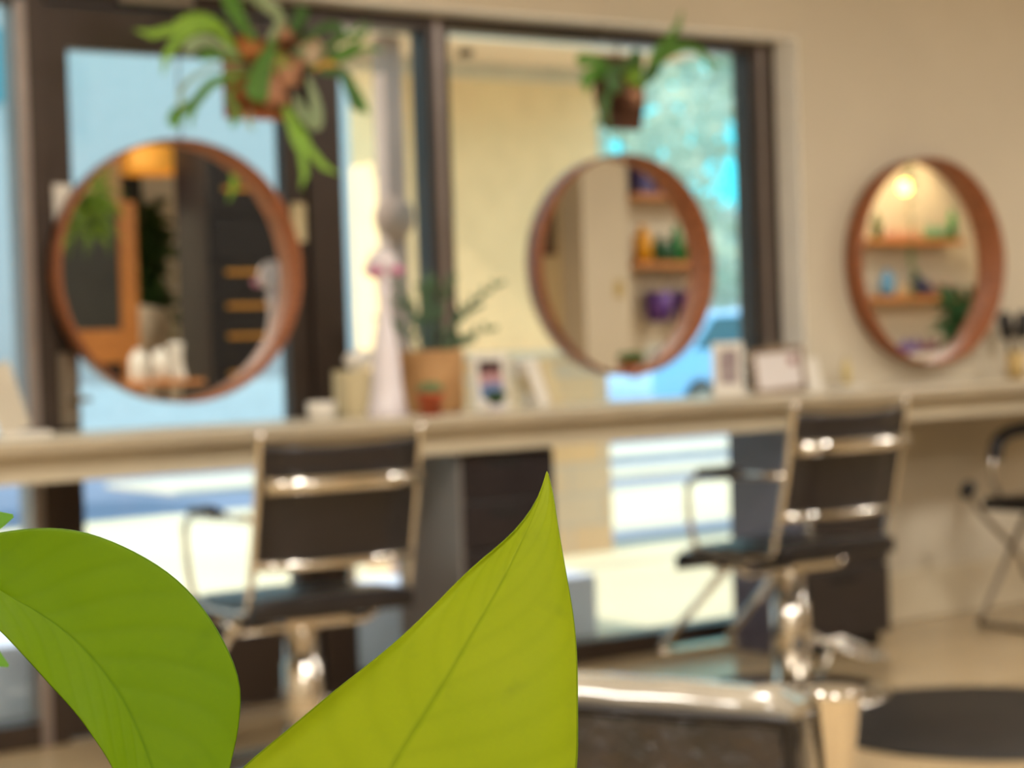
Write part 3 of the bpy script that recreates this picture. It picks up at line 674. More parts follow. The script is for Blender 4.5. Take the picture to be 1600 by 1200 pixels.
LEAVES={
 'A':dict(loc=(0.226,0.523,1.067),ax=((0.9554,-0.2927,-0.0384),(0.1593,0.4017,0.9018),(-0.2485,-0.8677,0.4304)),
  mid=[(-37.9, 18.0), (-34.1, 15.3), (-30.3, 12.6), (-26.4, 10.1), (-22.7, 7.3), (-19.1, 4.4), (-15.7, 1.1), (-12.5, -2.4), (-9.6, -6.1), (-6.9, -10.0), (-4.4, -14.0), (-2.1, -18.1), (-0.2, -22.4), (1.4, -26.8), (3.0, -31.3), (4.3, -35.7), (5.5, -40.2), (6.6, -44.7), (7.7, -49.2), (8.7, -53.6), (9.6, -58.0), (10.4, -62.5), (11.2, -66.9), (12.0, -71.3), (12.8, -75.7), (13.6, -80.0)],
  up=[(-37.8, 20.0), (-44.3, 23.3), (-45.2, 29.6), (-38.9, 32.7), (-31.8, 33.6), (-24.5, 34.1), (-17.2, 33.6), (-10.0, 32.0), (-3.1, 29.2), (3.5, 25.7), (9.8, 21.6), (15.6, 16.6), (20.4, 10.7), (24.4, 4.1), (27.7, -2.8), (30.4, -9.9), (32.0, -17.4), (31.2, -25.0), (29.7, -32.4), (27.4, -39.5), (25.4, -46.6), (23.5, -53.6), (21.2, -60.4), (18.7, -67.0), (16.1, -73.6), (13.6, -80.0)],
  lo=[(-37.9, 16.1), (-42.5, 15.2), (-44.4, 12.2), (-41.1, 8.6), (-37.5, 5.3), (-34.3, 1.7), (-31.3, -2.1), (-28.2, -5.9), (-25.1, -9.7), (-22.1, -13.4), (-19.0, -17.1), (-16.0, -20.9), (-13.3, -24.9), (-10.9, -29.1), (-8.4, -33.2), (-6.2, -37.5), (-4.3, -41.9), (-2.5, -46.3), (-0.7, -50.6), (1.2, -55.0), (2.9, -59.4), (4.8, -63.6), (6.9, -67.8), (9.1, -71.9), (11.3, -76.0), (13.6, -80.0)],
 ),
 'B':dict(loc=(0.308,0.478,1.052),ax=((0.6552,-0.7549,-0.0268),(0.3814,0.3000,0.8744),(-0.6521,-0.5831,0.4845)),
  mid=[(-17.6, -67.1), (-17.5, -61.9), (-17.4, -56.6), (-17.2, -51.2), (-16.7, -45.9), (-16.0, -40.5), (-15.0, -35.2), (-13.5, -30.0), (-11.5, -24.9), (-9.2, -20.0), (-6.8, -15.0), (-4.4, -10.0), (-2.0, -5.0), (0.4, 0.1), (2.6, 5.2), (4.8, 10.4), (7.1, 15.7), (9.4, 20.9), (11.7, 26.2), (13.9, 31.7), (15.9, 37.2), (17.8, 42.8), (19.7, 48.5), (21.4, 54.3), (22.6, 60.3), (23.2, 66.6)],
  up=[(-20.6, -66.4), (-27.4, -70.8), (-34.6, -74.6), (-42.9, -75.6), (-51.5, -73.2), (-59.3, -68.8), (-64.7, -61.9), (-67.4, -53.8), (-67.0, -45.5), (-63.3, -38.3), (-58.6, -31.5), (-52.8, -25.6), (-46.7, -19.8), (-40.7, -13.9), (-34.7, -8.0), (-28.5, -2.2), (-22.4, 3.7), (-16.5, 9.9), (-11.0, 16.5), (-5.6, 23.2), (-0.2, 30.1), (5.7, 36.4), (12.3, 42.2), (17.8, 49.1), (21.7, 57.3), (23.2, 66.6)],
  lo=[(-14.9, -66.1), (-8.1, -68.6), (-1.3, -70.9), (5.7, -72.5), (12.6, -71.8), (18.8, -69.1), (24.4, -65.4), (29.5, -61.1), (34.0, -56.2), (37.5, -50.5), (40.2, -44.3), (41.8, -37.7), (42.3, -30.8), (42.4, -23.8), (41.7, -16.7), (40.9, -9.5), (40.1, -2.2), (39.1, 5.2), (37.9, 12.6), (36.3, 20.1), (34.3, 27.6), (32.2, 35.2), (30.1, 43.0), (28.0, 50.8), (26.1, 58.8), (23.2, 66.6)],
 ),
}
# ------------------------------------------------------------------ foreground plant (outlines in millimetres in each leaf's own plane)
def pothos_mat(name, c, c2, spot, transl):
    M = bpy.data.materials.new(name); M.use_nodes = True; nt = M.node_tree; N = nt.nodes; L = nt.links
    b = N['Principled BSDF']; o = N['Material Output']
    uv = N.new('ShaderNodeUVMap'); s = N.new('ShaderNodeSeparateXYZ'); L.new(uv.outputs[0], s.inputs[0])
    def mth(op, a, bb=None, cc=None):
        n = N.new('ShaderNodeMath'); n.operation = op
        for i, q in enumerate((a, bb, cc)):
            if q is None: continue
            if isinstance(q, (int, float)): n.inputs[i].default_value = q
            else: L.new(q, n.inputs[i])
        return n.outputs[0]
    av = mth('ABSOLUTE', mth('SUBTRACT', s.outputs['Y'], .5))           # 0 at midrib, .5 at margin
    ph = mth('MULTIPLY', mth('SUBTRACT', s.outputs['X'], mth('MULTIPLY', mth('POWER', mth('MULTIPLY', av, 2.0), .85), .34)), 36.0)
    vein = mth('POWER', mth('ABSOLUTE', mth('SINE', ph)), 6.0)
    mid = mth('SMOOTH_MIN', mth('MULTIPLY', av, 60.0), 1.0, .3)
    tc = N.new('ShaderNodeTexCoord'); n1 = N.new('ShaderNodeTexNoise'); n1.inputs['Scale'].default_value = 26; n1.inputs['Detail'].default_value = 6
    L.new(tc.outputs['Object'], n1.inputs['Vector'])
    mx = N.new('ShaderNodeMix'); mx.data_type = 'RGBA'; mx.inputs['A'].default_value = lin(c); mx.inputs['B'].default_value = lin(c2)
    L.new(n1.outputs['Fac'], mx.inputs['Factor'])
    mv = N.new('ShaderNodeMix'); mv.data_type = 'RGBA'; mv.blend_type = 'MULTIPLY'
    L.new(mx.outputs['Result'], mv.inputs['A']); mv.inputs['B'].default_value = (.80, .84, .7, 1)
    L.new(mth('MULTIPLY', vein, .22), mv.inputs['Factor'])
    mm_ = N.new('ShaderNodeMix'); mm_.data_type = 'RGBA'; mm_.blend_type = 'MULTIPLY'
    L.new(mv.outputs['Result'], mm_.inputs['A']); mm_.inputs['B'].default_value = (.74, .80, .6, 1); L.new(mth('SUBTRACT', 1.0, mid), mm_.inputs['Factor'])
    # a few scuffs
    n2 = N.new('ShaderNodeTexNoise'); n2.inputs['Scale'].default_value = 70; n2.inputs['Detail'].default_value = 3; L.new(tc.outputs['Object'], n2.inputs['Vector'])
    r2 = N.new('ShaderNodeValToRGB'); r2.color_ramp.elements[0].position = .62; r2.color_ramp.elements[1].position = .8; L.new(n2.outputs['Fac'], r2.inputs['Fac'])
    ms = N.new('ShaderNodeMix'); ms.data_type = 'RGBA'; L.new(mm_.outputs['Result'], ms.inputs['A']); ms.inputs['B'].default_value = lin(spot)
    L.new(mth('MULTIPLY', r2.outputs['Color'], .45), ms.inputs['Factor'])
    rim = N.new('ShaderNodeMix'); rim.data_type = 'RGBA'; rim.blend_type = 'MULTIPLY'; rim.inputs['B'].default_value = (.55, .62, .5, 1)
    L.new(ms.outputs['Result'], rim.inputs['A']); L.new(mth('GREATER_THAN', av, .492), rim.inputs['Factor']); ms = rim
    bp = N.new('ShaderNodeBump'); bp.inputs['Strength'].default_value = .14; bp.inputs['Distance'].default_value = .0012
    L.new(mth('ADD', mth('MULTIPLY', vein, -.35), mth('ADD', mth('MULTIPLY', n1.outputs['Fac'], .5), mid)), bp.inputs['Height']); L.new(bp.outputs[0], b.inputs['Normal'])
    tr = N.new('ShaderNodeBsdfTranslucent'); L.new(ms.outputs['Result'], tr.inputs['Color']); L.new(ms.outputs['Result'], b.inputs['Base Color'])
    b.inputs['Roughness'].default_value = .5; b.inputs['Specular IOR Level'].default_value = .12
    sh = N.new('ShaderNodeMixShader'); sh.inputs[0].default_value = transl
    L.new(b.outputs[0], sh.inputs[1]); L.new(tr.outputs[0], sh.inputs[2]); L.new(sh.outputs[0], o.inputs['Surface'])
    return M
PM_A = pothos_mat('pothos_leaf_green', (118, 150, 2), (102, 138, 0), (96, 130, 4), .45)
PM_B = pothos_mat('pothos_leaf_lime', (166, 180, 34), (148, 168, 20), (130, 148, 36), .5)
def build_leaf(D, m_, par, bend, curl):
    mid, upm, lo = D['mid'], D['up'], D['lo']; n = len(mid); K = 14
    b = MB(); uvs = []
    for i in range(n):
        u = i/(n-1)
        for j in range(-K, K+1):
            v = j/K; e = upm[i] if v >= 0 else lo[i]; a = abs(v)
            x = mid[i][0]+(e[0]-mid[i][0])*a; y = mid[i][1]+(e[1]-mid[i][1])*a
            wdt = math.hypot(e[0]-mid[i][0], e[1]-mid[i][1])
            z = wdt*(bend*(a**1.3))+curl*a**8*wdt + .5*math.sin(u*19+v*3)*a
            b.v.append((x/1000, y/1000, z/1000)); uvs.append((u, .5+v*.5))
    w_ = 2*K+1
    for i in range(n-1):
        for j in range(2*K):
            a = i*w_+j; b.f.append((a, a+1, a+w_+1, a+w_)); b.sm.append(True)
    o = b.build('leaf', m_, par)
    uvl = o.data.uv_layers.new(name='uv')
    for l in o.data.loops: uvl.data[l.index].uv = uvs[l.vertex_index]
    e1, e2, nn = [Vector(q) for q in D['ax']]
    Mw = Matrix((e1, e2, nn)).transposed().to_4x4(); Mw.translation = Vector(D['loc'])
    o.matrix_parent_inverse = Matrix.Identity(4); o.matrix_local = Matrix.Translation(-Vector(par.location)) @ Mw
    md = o.modifiers.new('solid', 'SOLIDIFY'); md.thickness = .0005; md.offset = 0
    sb = o.modifiers.new('sub', 'SUBSURF'); sb.levels = 1; sb.render_levels = 1
    return o, Mw
PB = Vector((.25, .47, .80))
pp = thing('potted_pothos', 'lime green pothos plant in the near foreground, two big heart-shaped leaves', 'plant', tuple(PB))
MB().lathe([(0, 0), (.05, 0), (.055, .005), (.066, .10), (.07, .10), (.07, .118), (.062, .118), (.06, .10), (0, .10)], 40).build('pot', M_TERRA, pp)
MB().lathe([(0, .098), (.0605, .1), (.03, .106), (0, .107)], 24).build('soil', M_SOIL, pp)
lA, MwA = build_leaf(LEAVES['A'], PM_A, pp, .10, .0)
lB, MwB = build_leaf(LEAVES['B'], PM_B, pp, -.06, .10)
PST = leafy('pothos_stem', (150, 168, 60), (120, 140, 40), .2)
for Mw, D in ((MwA, LEAVES['A']), (MwB, LEAVES['B'])):
    p = Mw @ Vector((D['mid'][0][0]/1000, D['mid'][0][1]/1000, 0)); d = (Mw.to_3x3() @ Vector(((D['mid'][0][0]-D['mid'][3][0])/1000, (D['mid'][0][1]-D['mid'][3][1])/1000, 0))).normalized()
    LF = Vector((-.82, .57, 0))*(.035 if Mw is MwA else 0)
    P = smooth_path([p-PB, p+d*.010-PB, (p+d*.016-PB)+LF+Vector((0, 0, -.02)), (p-PB)*.55+LF*1.3+Vector((0, 0, .04)), Vector((.0, 0, .10))], 6)
    MB().tube(P, [.0016+.0012*i/len(P) for i in range(len(P))], 10).build('petiole', PST, pp)
# small side leaves at the left edge
def small_leaf(base, tip, wdt, m_=None):
    base, tip = Vector(base)-PB, Vector(tip)-PB
    mid = (base+tip)/2+Vector((0, 0, .004)); 
    MB().ribbon(smooth_path([base, base*.75+tip*.25, mid, base*.25+tip*.75, tip], 2), [.001, .35*wdt, .8*wdt, wdt, wdt, .95*wdt, .75*wdt, .4*wdt, .001], side=(.5, .8, 0)).build('leaf', m_ or FG, pp)
small_leaf((0.189,0.623,1.091), (0.222,0.600,1.099), 0.014, FG)
small_leaf((0.206,0.659,1.067), (0.233,0.640,1.044), 0.012, FG)
ps = thing('plant_stand', 'small round wooden table under the pothos pot', 'table', (.25, .47, 0))
MB().lathe([(0, .775), (.15, .775), (.155, .785), (.15, .80), (0, .80)], 40).build('tabletop', M_OAK, ps)
for k in range(3):
    a = k*2.094+.5; MB().tube([(math.cos(a)*.09, math.sin(a)*.09, .776), (math.cos(a)*.16, math.sin(a)*.16, 0)], [.013, .010], 10).build('leg', M_OAK, ps)

# ------------------------------------------------------------------ what the mirrors show on the far side of the room
# tall black cabinet with brass pulls (left mirror)
tc_ = thing('tall_cabinet', 'tall black cabinet with brass bar handles reflected in the left mirror', 'cabinet', (4.82, .55, 0))
MB().box(0, .76, 0, .43, 0, 2.45).build('carcass', M_NAVY, tc_, bevel=.004)
for (z0, z1, hz) in ((1.92, 2.42, 2.06), (1.64, 1.91, None), (1.46, 1.63, 1.59), (1.29, 1.45, 1.40), (1.11, 1.28, 1.23), (.06, 1.10, 1.02)):
    d = MB().box(.01, .75, .43, .45, z0, z1).build('door' if z1-z0 > .3 else 'drawer', M_NAVY, tc_, bevel=.004)
    if hz: MB().box(.08, .34, .455, .475, hz-.012, hz+.012).build('handle', M_GOLD, d, bevel=.002)
# wooden framed standing mirror/door at left of the reflection
wf = thing('wooden_door_frame', 'amber wood framed dark glass panel reflected at the left of the left mirror', 'screen', (4.30, .5, 0))
MB().box(.18, .285, -.03, .03, .0, 2.02).box(-.35, .18, -.03, .03, 1.10, 1.29).box(-.45, -.35, -.03, .03, 0, 2.02).build('frame', M_OAK, wf, bevel=.004)
MB().box(-.35, .18, -.008, .008, 1.29, 2.0).build('panel', mat('dark_panel', (52, 54, 52), .4, noise=.1), wf)
MB().box(-.35, .18, -.008, .008, .0, 1.10).build('panel', M_NAVY, wf)
pk = mat('pinkish_plaster', (196, 152, 118), .8, noise=.05)
struct(MB().box(4.45, 4.60, YB, .30, 2.02, CEIL).build('trim_2', pk))
def bush(name, label, loc, spread, n, L_, m_, seed, pot=True, hang=False, wd=.03, floor_z=0.0):
    r = random.Random(seed); t = thing(name, label, 'plant', loc)
    b = MB(); s = MB()
    for i in range(n):
        a = r.uniform(0, 6.28); e = r.uniform(-.35 if not hang else -1.2, 1.2); q = r.uniform(.3, 1)
        c_ = Vector((math.cos(a)*spread[0]*q, math.sin(a)*spread[1]*q, r.uniform(-1, 1)*spread[2]))
        d = Vector((math.cos(a)*math.cos(e), math.sin(a)*math.cos(e), math.sin(e)))*L_*r.uniform(.6, 1.2)
        b.ribbon([c_, c_+d*.5+Vector((0, 0, .15*L_)), c_+d+Vector((0, 0, -.1*L_))], [wd*.3, wd, wd*.1], side=(r.uniform(-1, 1), r.uniform(-1, 1), .2))
    b.build('foliage', m_, t)
    return t
DG = leafy('dark_foliage', (70, 96, 44), (36, 56, 26), .3, 6); YG = leafy('bright_foliage', (130, 160, 50), (100, 136, 36), .35, 6)
t = bush('potted_fern', 'bright green trailing fern reflected at the upper left of the left mirror', (4.10, .88, 1.94), (.10, .06, .15), 260, .17, YG, 1, hang=True, wd=.02)
MB().tube([(0, 0, .1), (0, 0, CEIL-1.94)], .003, 6).build('hanging_wire', M_STEEL, t)
MB().lathe([(0, 0), (.05, 0), (.06, .08), (.055, .08), (0, .07)], 20).build('pot', DG, t)
t = bush('potted_plant', 'tall leafy dark plant reflected in the centre of the left mirror', (4.99, -.38, 1.62), (.13, .12, .42), 520, .14, DG, 2, wd=.07)
MB().tube([(0, 0, .3), (0, 0, -1.2)], .015).build('trunk', M_BARK, t)
MB().lathe([(0, -1.62), (.13, -1.62), (.17, -1.2), (.16, -1.2), (0, -1.22)], 24).build('planter', M_SOIL, t)
t = bush('potted_plant', 'yellow-green leafy plant reflected beside the black cabinet in the left mirror', (5.40, -.38, 1.55), (.10, .10, .28), 240, .10, YG, 3, wd=.05)
MB().tube([(0, 0, .2), (0, 0, -1.15)], .012).build('trunk', M_BARK, t)
MB().lathe([(0, -1.55), (.11, -1.55), (.14, -1.15), (.13, -1.15), (0, -1.17)], 24).build('planter', M_WHITE, t)
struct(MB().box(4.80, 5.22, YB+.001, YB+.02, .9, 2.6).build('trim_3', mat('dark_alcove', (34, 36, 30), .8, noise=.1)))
# drum pendant
t = thing('pendant_lamp', 'amber drum pendant lamp reflected at the top of the left mirror', 'lamp', (4.86, .22, 2.31))
MB().lathe([(.200, -.095), (.21, -.08), (.21, .07), (.205, .07), (.20, -.08)], 40, closed=True).build('lamp_shade', mat('amber_shade', (240, 168, 66), .6, emit=.3), t)
MB().tube([(0, 0, .02), (0, 0, .65)], .004, 6).build('cord', M_SLOT, t)
MB().ball((0, 0, -.01), .05).build('bulb', mat('warm_bulb', (255, 214, 140), .5, emit=3.0), t)
# side table with vases and white chair in the left mirror
t = thing('side_table', 'round oak side table reflected at the bottom of the left mirror', 'table', (4.37, 1.28, 0))
MB().lathe([(0, .975), (.22, .975), (.225, .985), (.22, 1.0), (0, 1.0)], 40).build('tabletop', M_OAK, t)
MB().lathe([(0, 0), (.15, 0), (.15, .02), (.02, .04), (.02, .97), (0, .975)], 24).build('pedestal', M_NAVY, t)
vm = mat('white_gloss_ceramic', (225, 222, 212), .3, noise=.02)
for (x, y, lab, prof) in [(4.24, 1.27, 'white ribbed jar reflected on the side table, left one', [(0, 0), (.045, 0), (.05, .02), (.05, .12), (.035, .15), (.03, .15), (0, .14)]),
                         (4.34, 1.32, 'white jar reflected on the side table, between jar and pitcher', [(0, 0), (.04, 0), (.045, .06), (.042, .14), (.03, .155), (0, .15)]),
                         (4.45, 1.28, 'tall white pitcher reflected on the side table', [(0, 0), (.055, 0), (.05, .03), (.035, .08), (.035, .17), (.045, .20), (.04, .20), (0, .17)])]:
    v = thing('jar', lab, 'jar', (x, y, 1.0)); MB().lathe(prof, 24).build('jar_body', vm, v); MB().lathe([(.02, .148), (.022, .17), (0, .175)], 12).build('lid', vm, v)
t = thing('swivel_chair', 'round cream upholstered chair reflected above the side table', 'chair', (4.86, .45, 0), R_(160))
t.location = (4.86, -.02, 0); t.scale = (.62, .62, 1.07)
MB().lathe([(0, 1.02), (.2, 1.0), (.24, 1.05), (.2, 1.10), (0, 1.11)], 24).build('seat', mat('cream_bouclé', (206, 190, 164), .9, noise=.1, bump=.5, bscale=60), t)
b = MB(); vs = []; fs = []
for i in range(17):
    a = R_(-115+i*230/16)
    for r_, z in ((.25, 1.06), (.27, 1.2), (.26, 1.36-.05*abs(i-8)/8), (.20, 1.36-.05*abs(i-8)/8), (.19, 1.2), (.19, 1.06)): vs.append((r_*math.cos(a), r_*math.sin(a), z))
for i in range(16):
    for j in range(6): fs.append((i*6+j, i*6+(j+1) % 6, (i+1)*6+(j+1) % 6, (i+1)*6+j))
b.add(vs, fs+[(5, 4, 3, 2, 1, 0), (96, 97, 98, 99, 100, 101)], True).build('backrest', MATS['cream_bouclé'], t)
MB().lathe([(0, 0), (.2, 0), (.2, .02), (.03, .05), (.03, 1.0), (0, 1.02)], 24).build('pedestal', M_CHROME, t)
# dark curtain right of cabinet handles: bulbs
t = thing('wall_lamp', 'two white globe bulbs reflected against the black cabinet in the left mirror', 'lamp', (5.18, 1.02, 1.56))
MB().ball((0, .05, .02), .032).build('bulb', mat('globe_bulb', (235, 240, 220), .4, emit=.8), t)
MB().ball((.06, .05, -.03), .032).build('bulb', MATS['globe_bulb'], t)
MB().box(-.04, .1, -.02, .02, -.02, 0).tube([(0, 0, 0), (0, .05, 0)], .006).tube([(.06, 0, -.01), (.06, .05, -.03)], .006).build('bracket', M_STEEL, t)

# shelves in the middle mirror
def shelf(label, x0, x1, z, m_=M_OAK):
    o = MB().box(x0, x1, YB, YB+.24, z-.045, z).build('wall_shelf', m_, None, bevel=.003); return tag(o, label, 'shelf')
shelf('upper oak shelf holding purple boxes, reflected in the middle mirror', 9.12, 10.17, 2.24)
shelf('lower oak shelf with green and yellow bottles, reflected in the middle mirror', 9.12, 10.17, 1.72)
PUR = mat('purple_plastic', (92, 50, 140), .45, noise=.12); NVP = mat('indigo_plastic', (58, 46, 128), .45, noise=.15)
for i, (x, w_, h, lab) in enumerate([(9.29, .08, .26, 'indigo box on the upper shelf, left of the taller one'), (9.47, .10, .30, 'dark indigo box, tallest on the upper shelf of the middle mirror'), (9.64, .08, .2, 'small indigo box at the right on the upper shelf of the middle mirror')]):
    o = thing('storage_box', lab, 'box', (x, YB+.12, 2.24)); MB().box(-w_*.75, w_*.75, -.08, .08, 0, h).build('carton', NVP, o, bevel=.004); MB().box(-w_*.78, w_*.78, -.085, .085, h-.03, h+.004).build('lid', PUR, o)
def bottle(label, x, z, r, h, m_, group=None, y=YB+.14, capm=None, name='bottle', cat='bottle'):
    o = thing(name, label, cat, (x, y, z), 0, group)
    MB().lathe([(0, 0), (r, 0), (r, h*.72), (r*.45, h*.82), (r*.4, h*.86), (0, h*.86)], 16).build('bottle_body', m_, o)
    MB().lathe([(0, h*.86), (r*.5, h*.86), (r*.45, h), (0, h)], 12).build('cap', capm or m_, o); return o
YEL = mat('yellow_plastic', (224, 158, 22), .4, noise=.08); GRN = mat('green_plastic', (24, 128, 60), .4, noise=.1); DGN = mat('dark_green_plastic', (22, 84, 50), .4, noise=.1)
bottle('wide yellow bottle at the left on the reflected lower shelf', 9.27, 1.72, .07, .28, YEL)
bottle('dark green bottle next to the yellow bottle in the middle mirror', 9.43, 1.72, .045, .20, DGN)
bottle('dark green squat bottle left of the tall bright green bottle', 9.52, 1.72, .05, .16, DGN)
bottle('tall bright green bottle in the middle mirror', 9.61, 1.72, .045, .30, GRN)
bottle('low bright green tub right of the tall green bottle', 9.72, 1.72, .07, .12, GRN)
bottle('indigo bottle at the right end of the reflected lower shelf', 9.86, 1.72, .055, .27, NVP)
for (x, lab) in ((9.42, 'purple basket hung from a hook, left one in the middle mirror'), (9.72, 'purple basket hung from a hook, right one in the middle mirror')):
    o = thing('hanging_basket', lab, 'basket', (x, YB+.13, 1.26))
    MB().lathe([(0, 0), (.09, 0), (.11, .23), (.102, .23), (.085, .01), (0, .01)], 20).build('basket', PUR, o)
    MB().tube(smooth_path([(-.10, 0, .23), (-.06, 0, .34), (0, 0, .39), (.06, 0, .34), (.10, 0, .23)], 4), .006, 6).tube([(0, 0, .39), (0, 0, .42)], .008, 6).build('handle', M_STEEL, o)
o = thing('wall_picture', 'dark framed picture reflected at the left edge of the middle mirror', 'picture', (7.88, -.05, 1.74)); MB().box(-.14, .10, 0, .03, 0, .42).build('frame', M_BARK, o, bevel=.003)
MB().box(-.115, .075, .03, .034, .03, .39).build('canvas', mat('dark_canvas', (92, 72, 46), .7, noise=.3), o)
struct(MB().box(8.31, 8.38, .20, .206, 1.43, 1.55).build('trim_4', mat('brass_switch_plate', (180, 156, 96), .5, noise=.05)))
o = thing('side_table', 'low table edge holding a green bowl, reflected at the bottom of the middle mirror', 'table', (7.81, 1.0, 0))
MB().lathe([(0, .90), (.28, .90), (.28, .93), (0, .93)], 32).build('tabletop', mat('red_brown_wood', (150, 80, 60), .5, noise=.15), o); MB().lathe([(0, 0), (.15, 0), (.15, .02), (.02, .04), (.02, .9), (0, .9)], 16).build('pedestal', M_NAVY, o)
o = thing('potted_moss', 'low dark green moss bowl reflected at the bottom of the middle mirror', 'plant', (7.81, 1.0, .93))
MB().lathe([(0, 0), (.07, 0), (.11, .05), (.10, .05), (0, .03)], 24).build('bowl', M_TERRA, o)
b = MB()
for i in range(14): a = i*2.4; b.ball((math.cos(a)*.02*math.sqrt(i), math.sin(a)*.02*math.sqrt(i), .075+.02*math.cos(i)), .032, 8, 6)
b.build('moss', FD, o)

# shelves in the right mirror
shelf('upper oak shelf lined with small bottles, reflected in the right mirror', 11.40, 12.50, 1.885)
shelf('middle oak shelf with blue bottle, reflected in the right mirror', 11.40, 12.50, 1.415)
shelf('lowest white shelf with purple bottles, reflected in the right mirror', 11.40, 12.50, .94, M_WHITE)
rn = random.Random(11)
cols = [mat('bottle_rose', (206, 150, 132), .4, noise=.1), mat('bottle_sand', (206, 180, 140), .4, noise=.1), mat('bottle_sage', (96, 146, 108), .4, noise=.1), mat('bottle_wine', (130, 84, 96), .4, noise=.1), mat('bottle_slate', (98, 108, 128), .4, noise=.1)]
proto = {}
ORD = 'first second third fourth fifth sixth seventh eighth ninth tenth eleventh twelfth thirteenth fourteenth fifteenth sixteenth seventeenth'.split()
CN = {'bottle_rose': 'rose', 'bottle_sand': 'sand coloured', 'bottle_sage': 'sage green', 'bottle_wine': 'wine red', 'violet_bottle': 'violet'}
cnt = {}
def small(kind, x, z, m_, label, group):
    k = cnt.get(z, 0); cnt[z] = k+1
    row = {1.885: 'upper', 1.415: 'middle', .94: 'lowest'}[z]
    label = 'small %s bottle, %s from left on the %s shelf in right mirror' % (CN[m_.name].replace(' coloured', ''), ORD[k], row)
    group = 'small bottles on the reflected %s shelf' % row
    if (kind, m_.name) not in proto:
        proto[(kind, m_.name)] = o = bottle(label, x, z, .022 if kind else .026, .13 if kind else .09, m_, group)
    else:
        o = copy_tree(proto[(kind, m_.name)]); o.location = (x, YB+.14, z); o['label'] = label; o['group'] = group
    return o
for i in range(17):
    mm_ = cols[i % 2] if i < 10 else cols[2]
    small(i % 2, 11.68+i*.043, 1.885, mm_, 'small rose or sand bottle in the left half of the reflected upper shelf row' if i < 10 else 'small sage green bottle in the right half of the reflected upper shelf row', 'small rose and sand bottles on the reflected upper shelf' if i < 10 else 'small sage bottles on the reflected upper shelf')
bottle('tall green bottle at the right end of the reflected upper shelf', 12.46, 1.885, .035, .26, GRN)
bottle('yellow-green leaning bottle at the left end of the reflected upper shelf', 11.56, 1.885, .04, .22, leafy('olive_bottle', (120, 140, 70)))
bottle('large sky blue bottle on the reflected middle shelf', 11.66, 1.415, .06, .22, mat('sky_blue_plastic', (88, 150, 190), .4, noise=.1))
bottle('large navy bottle at the centre of the reflected middle shelf', 12.00, 1.415, .05, .22, mat('navy_plastic', (46, 48, 84), .4, noise=.1))
bottle('navy squat bottle right of the large navy bottle', 12.11, 1.415, .045, .14, MATS['navy_plastic'])
for i in range(9):
    x = (11.76+.05*i) if i < 4 else (12.19+.06*(i-4))
    small(i % 2, x, 1.415, cols[1 if i < 4 else (0 if i % 2 else 3)], 'small pale bottle between blue and navy bottles on the reflected middle shelf' if i < 4 else 'small reddish bottle at the right of the reflected middle shelf', 'pale bottles on the reflected middle shelf' if i < 4 else 'reddish bottles on the reflected middle shelf')
PB2 = mat('violet_bottle', (110, 80, 150), .4, noise=.1)
for i in range(8): small(i % 2, 11.80+i*.06, .94, PB2 if i < 4 else cols[3], 'small violet bottle at the left of the lowest reflected shelf' if i < 4 else 'small mauve bottle at the right of the lowest reflected shelf', 'violet bottles on the lowest reflected shelf' if i < 4 else 'mauve bottles on the lowest reflected shelf')
# globe lamp with trailing plant
t = thing('pendant_lamp', 'glowing globe pendant lamp reflected in the right mirror', 'lamp', (11.68, -.45, 2.30))
MB().ball((0, 0, 0), .055, 20, 12).build('globe', mat('glowing_globe', (255, 214, 96), .5, emit=9.0), t)
MB().tube([(0, 0, .07), (0, 0, CEIL-2.3)], .005, 6).lathe([(0, .065), (.03, .065), (.02, .1), (0, .1)], 12).build('cord', M_STEEL, t)
t = thing('added_downlight', 'added unseen warm ceiling spot over the bottle shelves', 'lamp', (11.95, -.42, CEIL))  # added unseen, to throw a warm glow on the shelf wall
MB().lathe([(.05, -.012), (.075, -.012), (.075, 0), (.05, 0)], 24, closed=True).build('added_trim_ring', M_WHITE, t)
MB().lathe([(0, -.004), (.048, -.004), (.048, 0), (0, 0)], 24).build('bulb', mat('warm_bulb', (255, 214, 140)), t)
sd = bpy.data.lights.new('added_downlight_lamp', 'SPOT'); sd.energy = 62; sd.color = (1, .74, .42); sd.spot_size = R_(96); sd.spot_blend = .4; sd.shadow_soft_size = .04
lo = bpy.data.objects.new('added_downlight_lamp', sd); COL.objects.link(lo); lo.location = (11.95, -.42, CEIL-.03); lo.rotation_euler = (R_(-14), 0, 0)
t = thing('trailing_plant', 'thin trailing vine hanging from the ceiling, reflected in the right mirror', 'plant', (10.72, .5, CEIL))
b = MB(); r = random.Random(4); P = [Vector((.01*math.sin(k), .01*math.cos(k*1.3), -.05-k*.05)) for k in range(31)]
MB().tube(P, .004, 6).build('stem', FD, t)
for k, p in enumerate(P):
    for q in range(4 if (k < 15 or k > 23) else 1):
        d = Vector((r.uniform(-1, 1), r.uniform(-1, 1), r.uniform(-.8, .5))).normalized()*.055; b.ribbon([p, p+d*.5, p+d], [.006, .026, .003])
b.build('foliage', FD, t)
MB().lathe([(0, -.01), (.05, -.01), (.04, -.07), (0, -.07)], 16).build('hook_cup', M_WHITE, t)
t = bush('potted_plant', 'glossy dark green plant reflected at the lower right of the right mirror', (11.40, .5, 1.17), (.22, .12, .20), 190, .20, leafy('glossy_dark', (44, 92, 44), (22, 54, 30), .2, 6), 8, wd=.06)
MB().tube([(0, 0, 0), (0, 0, -.40)], .012).build('trunk', M_BARK, t)
MB().lathe([(0, -1.13), (.14, -1.13), (.18, -.40), (.17, -.40), (0, -.42)], 24).build('planter', M_TERRA, t)

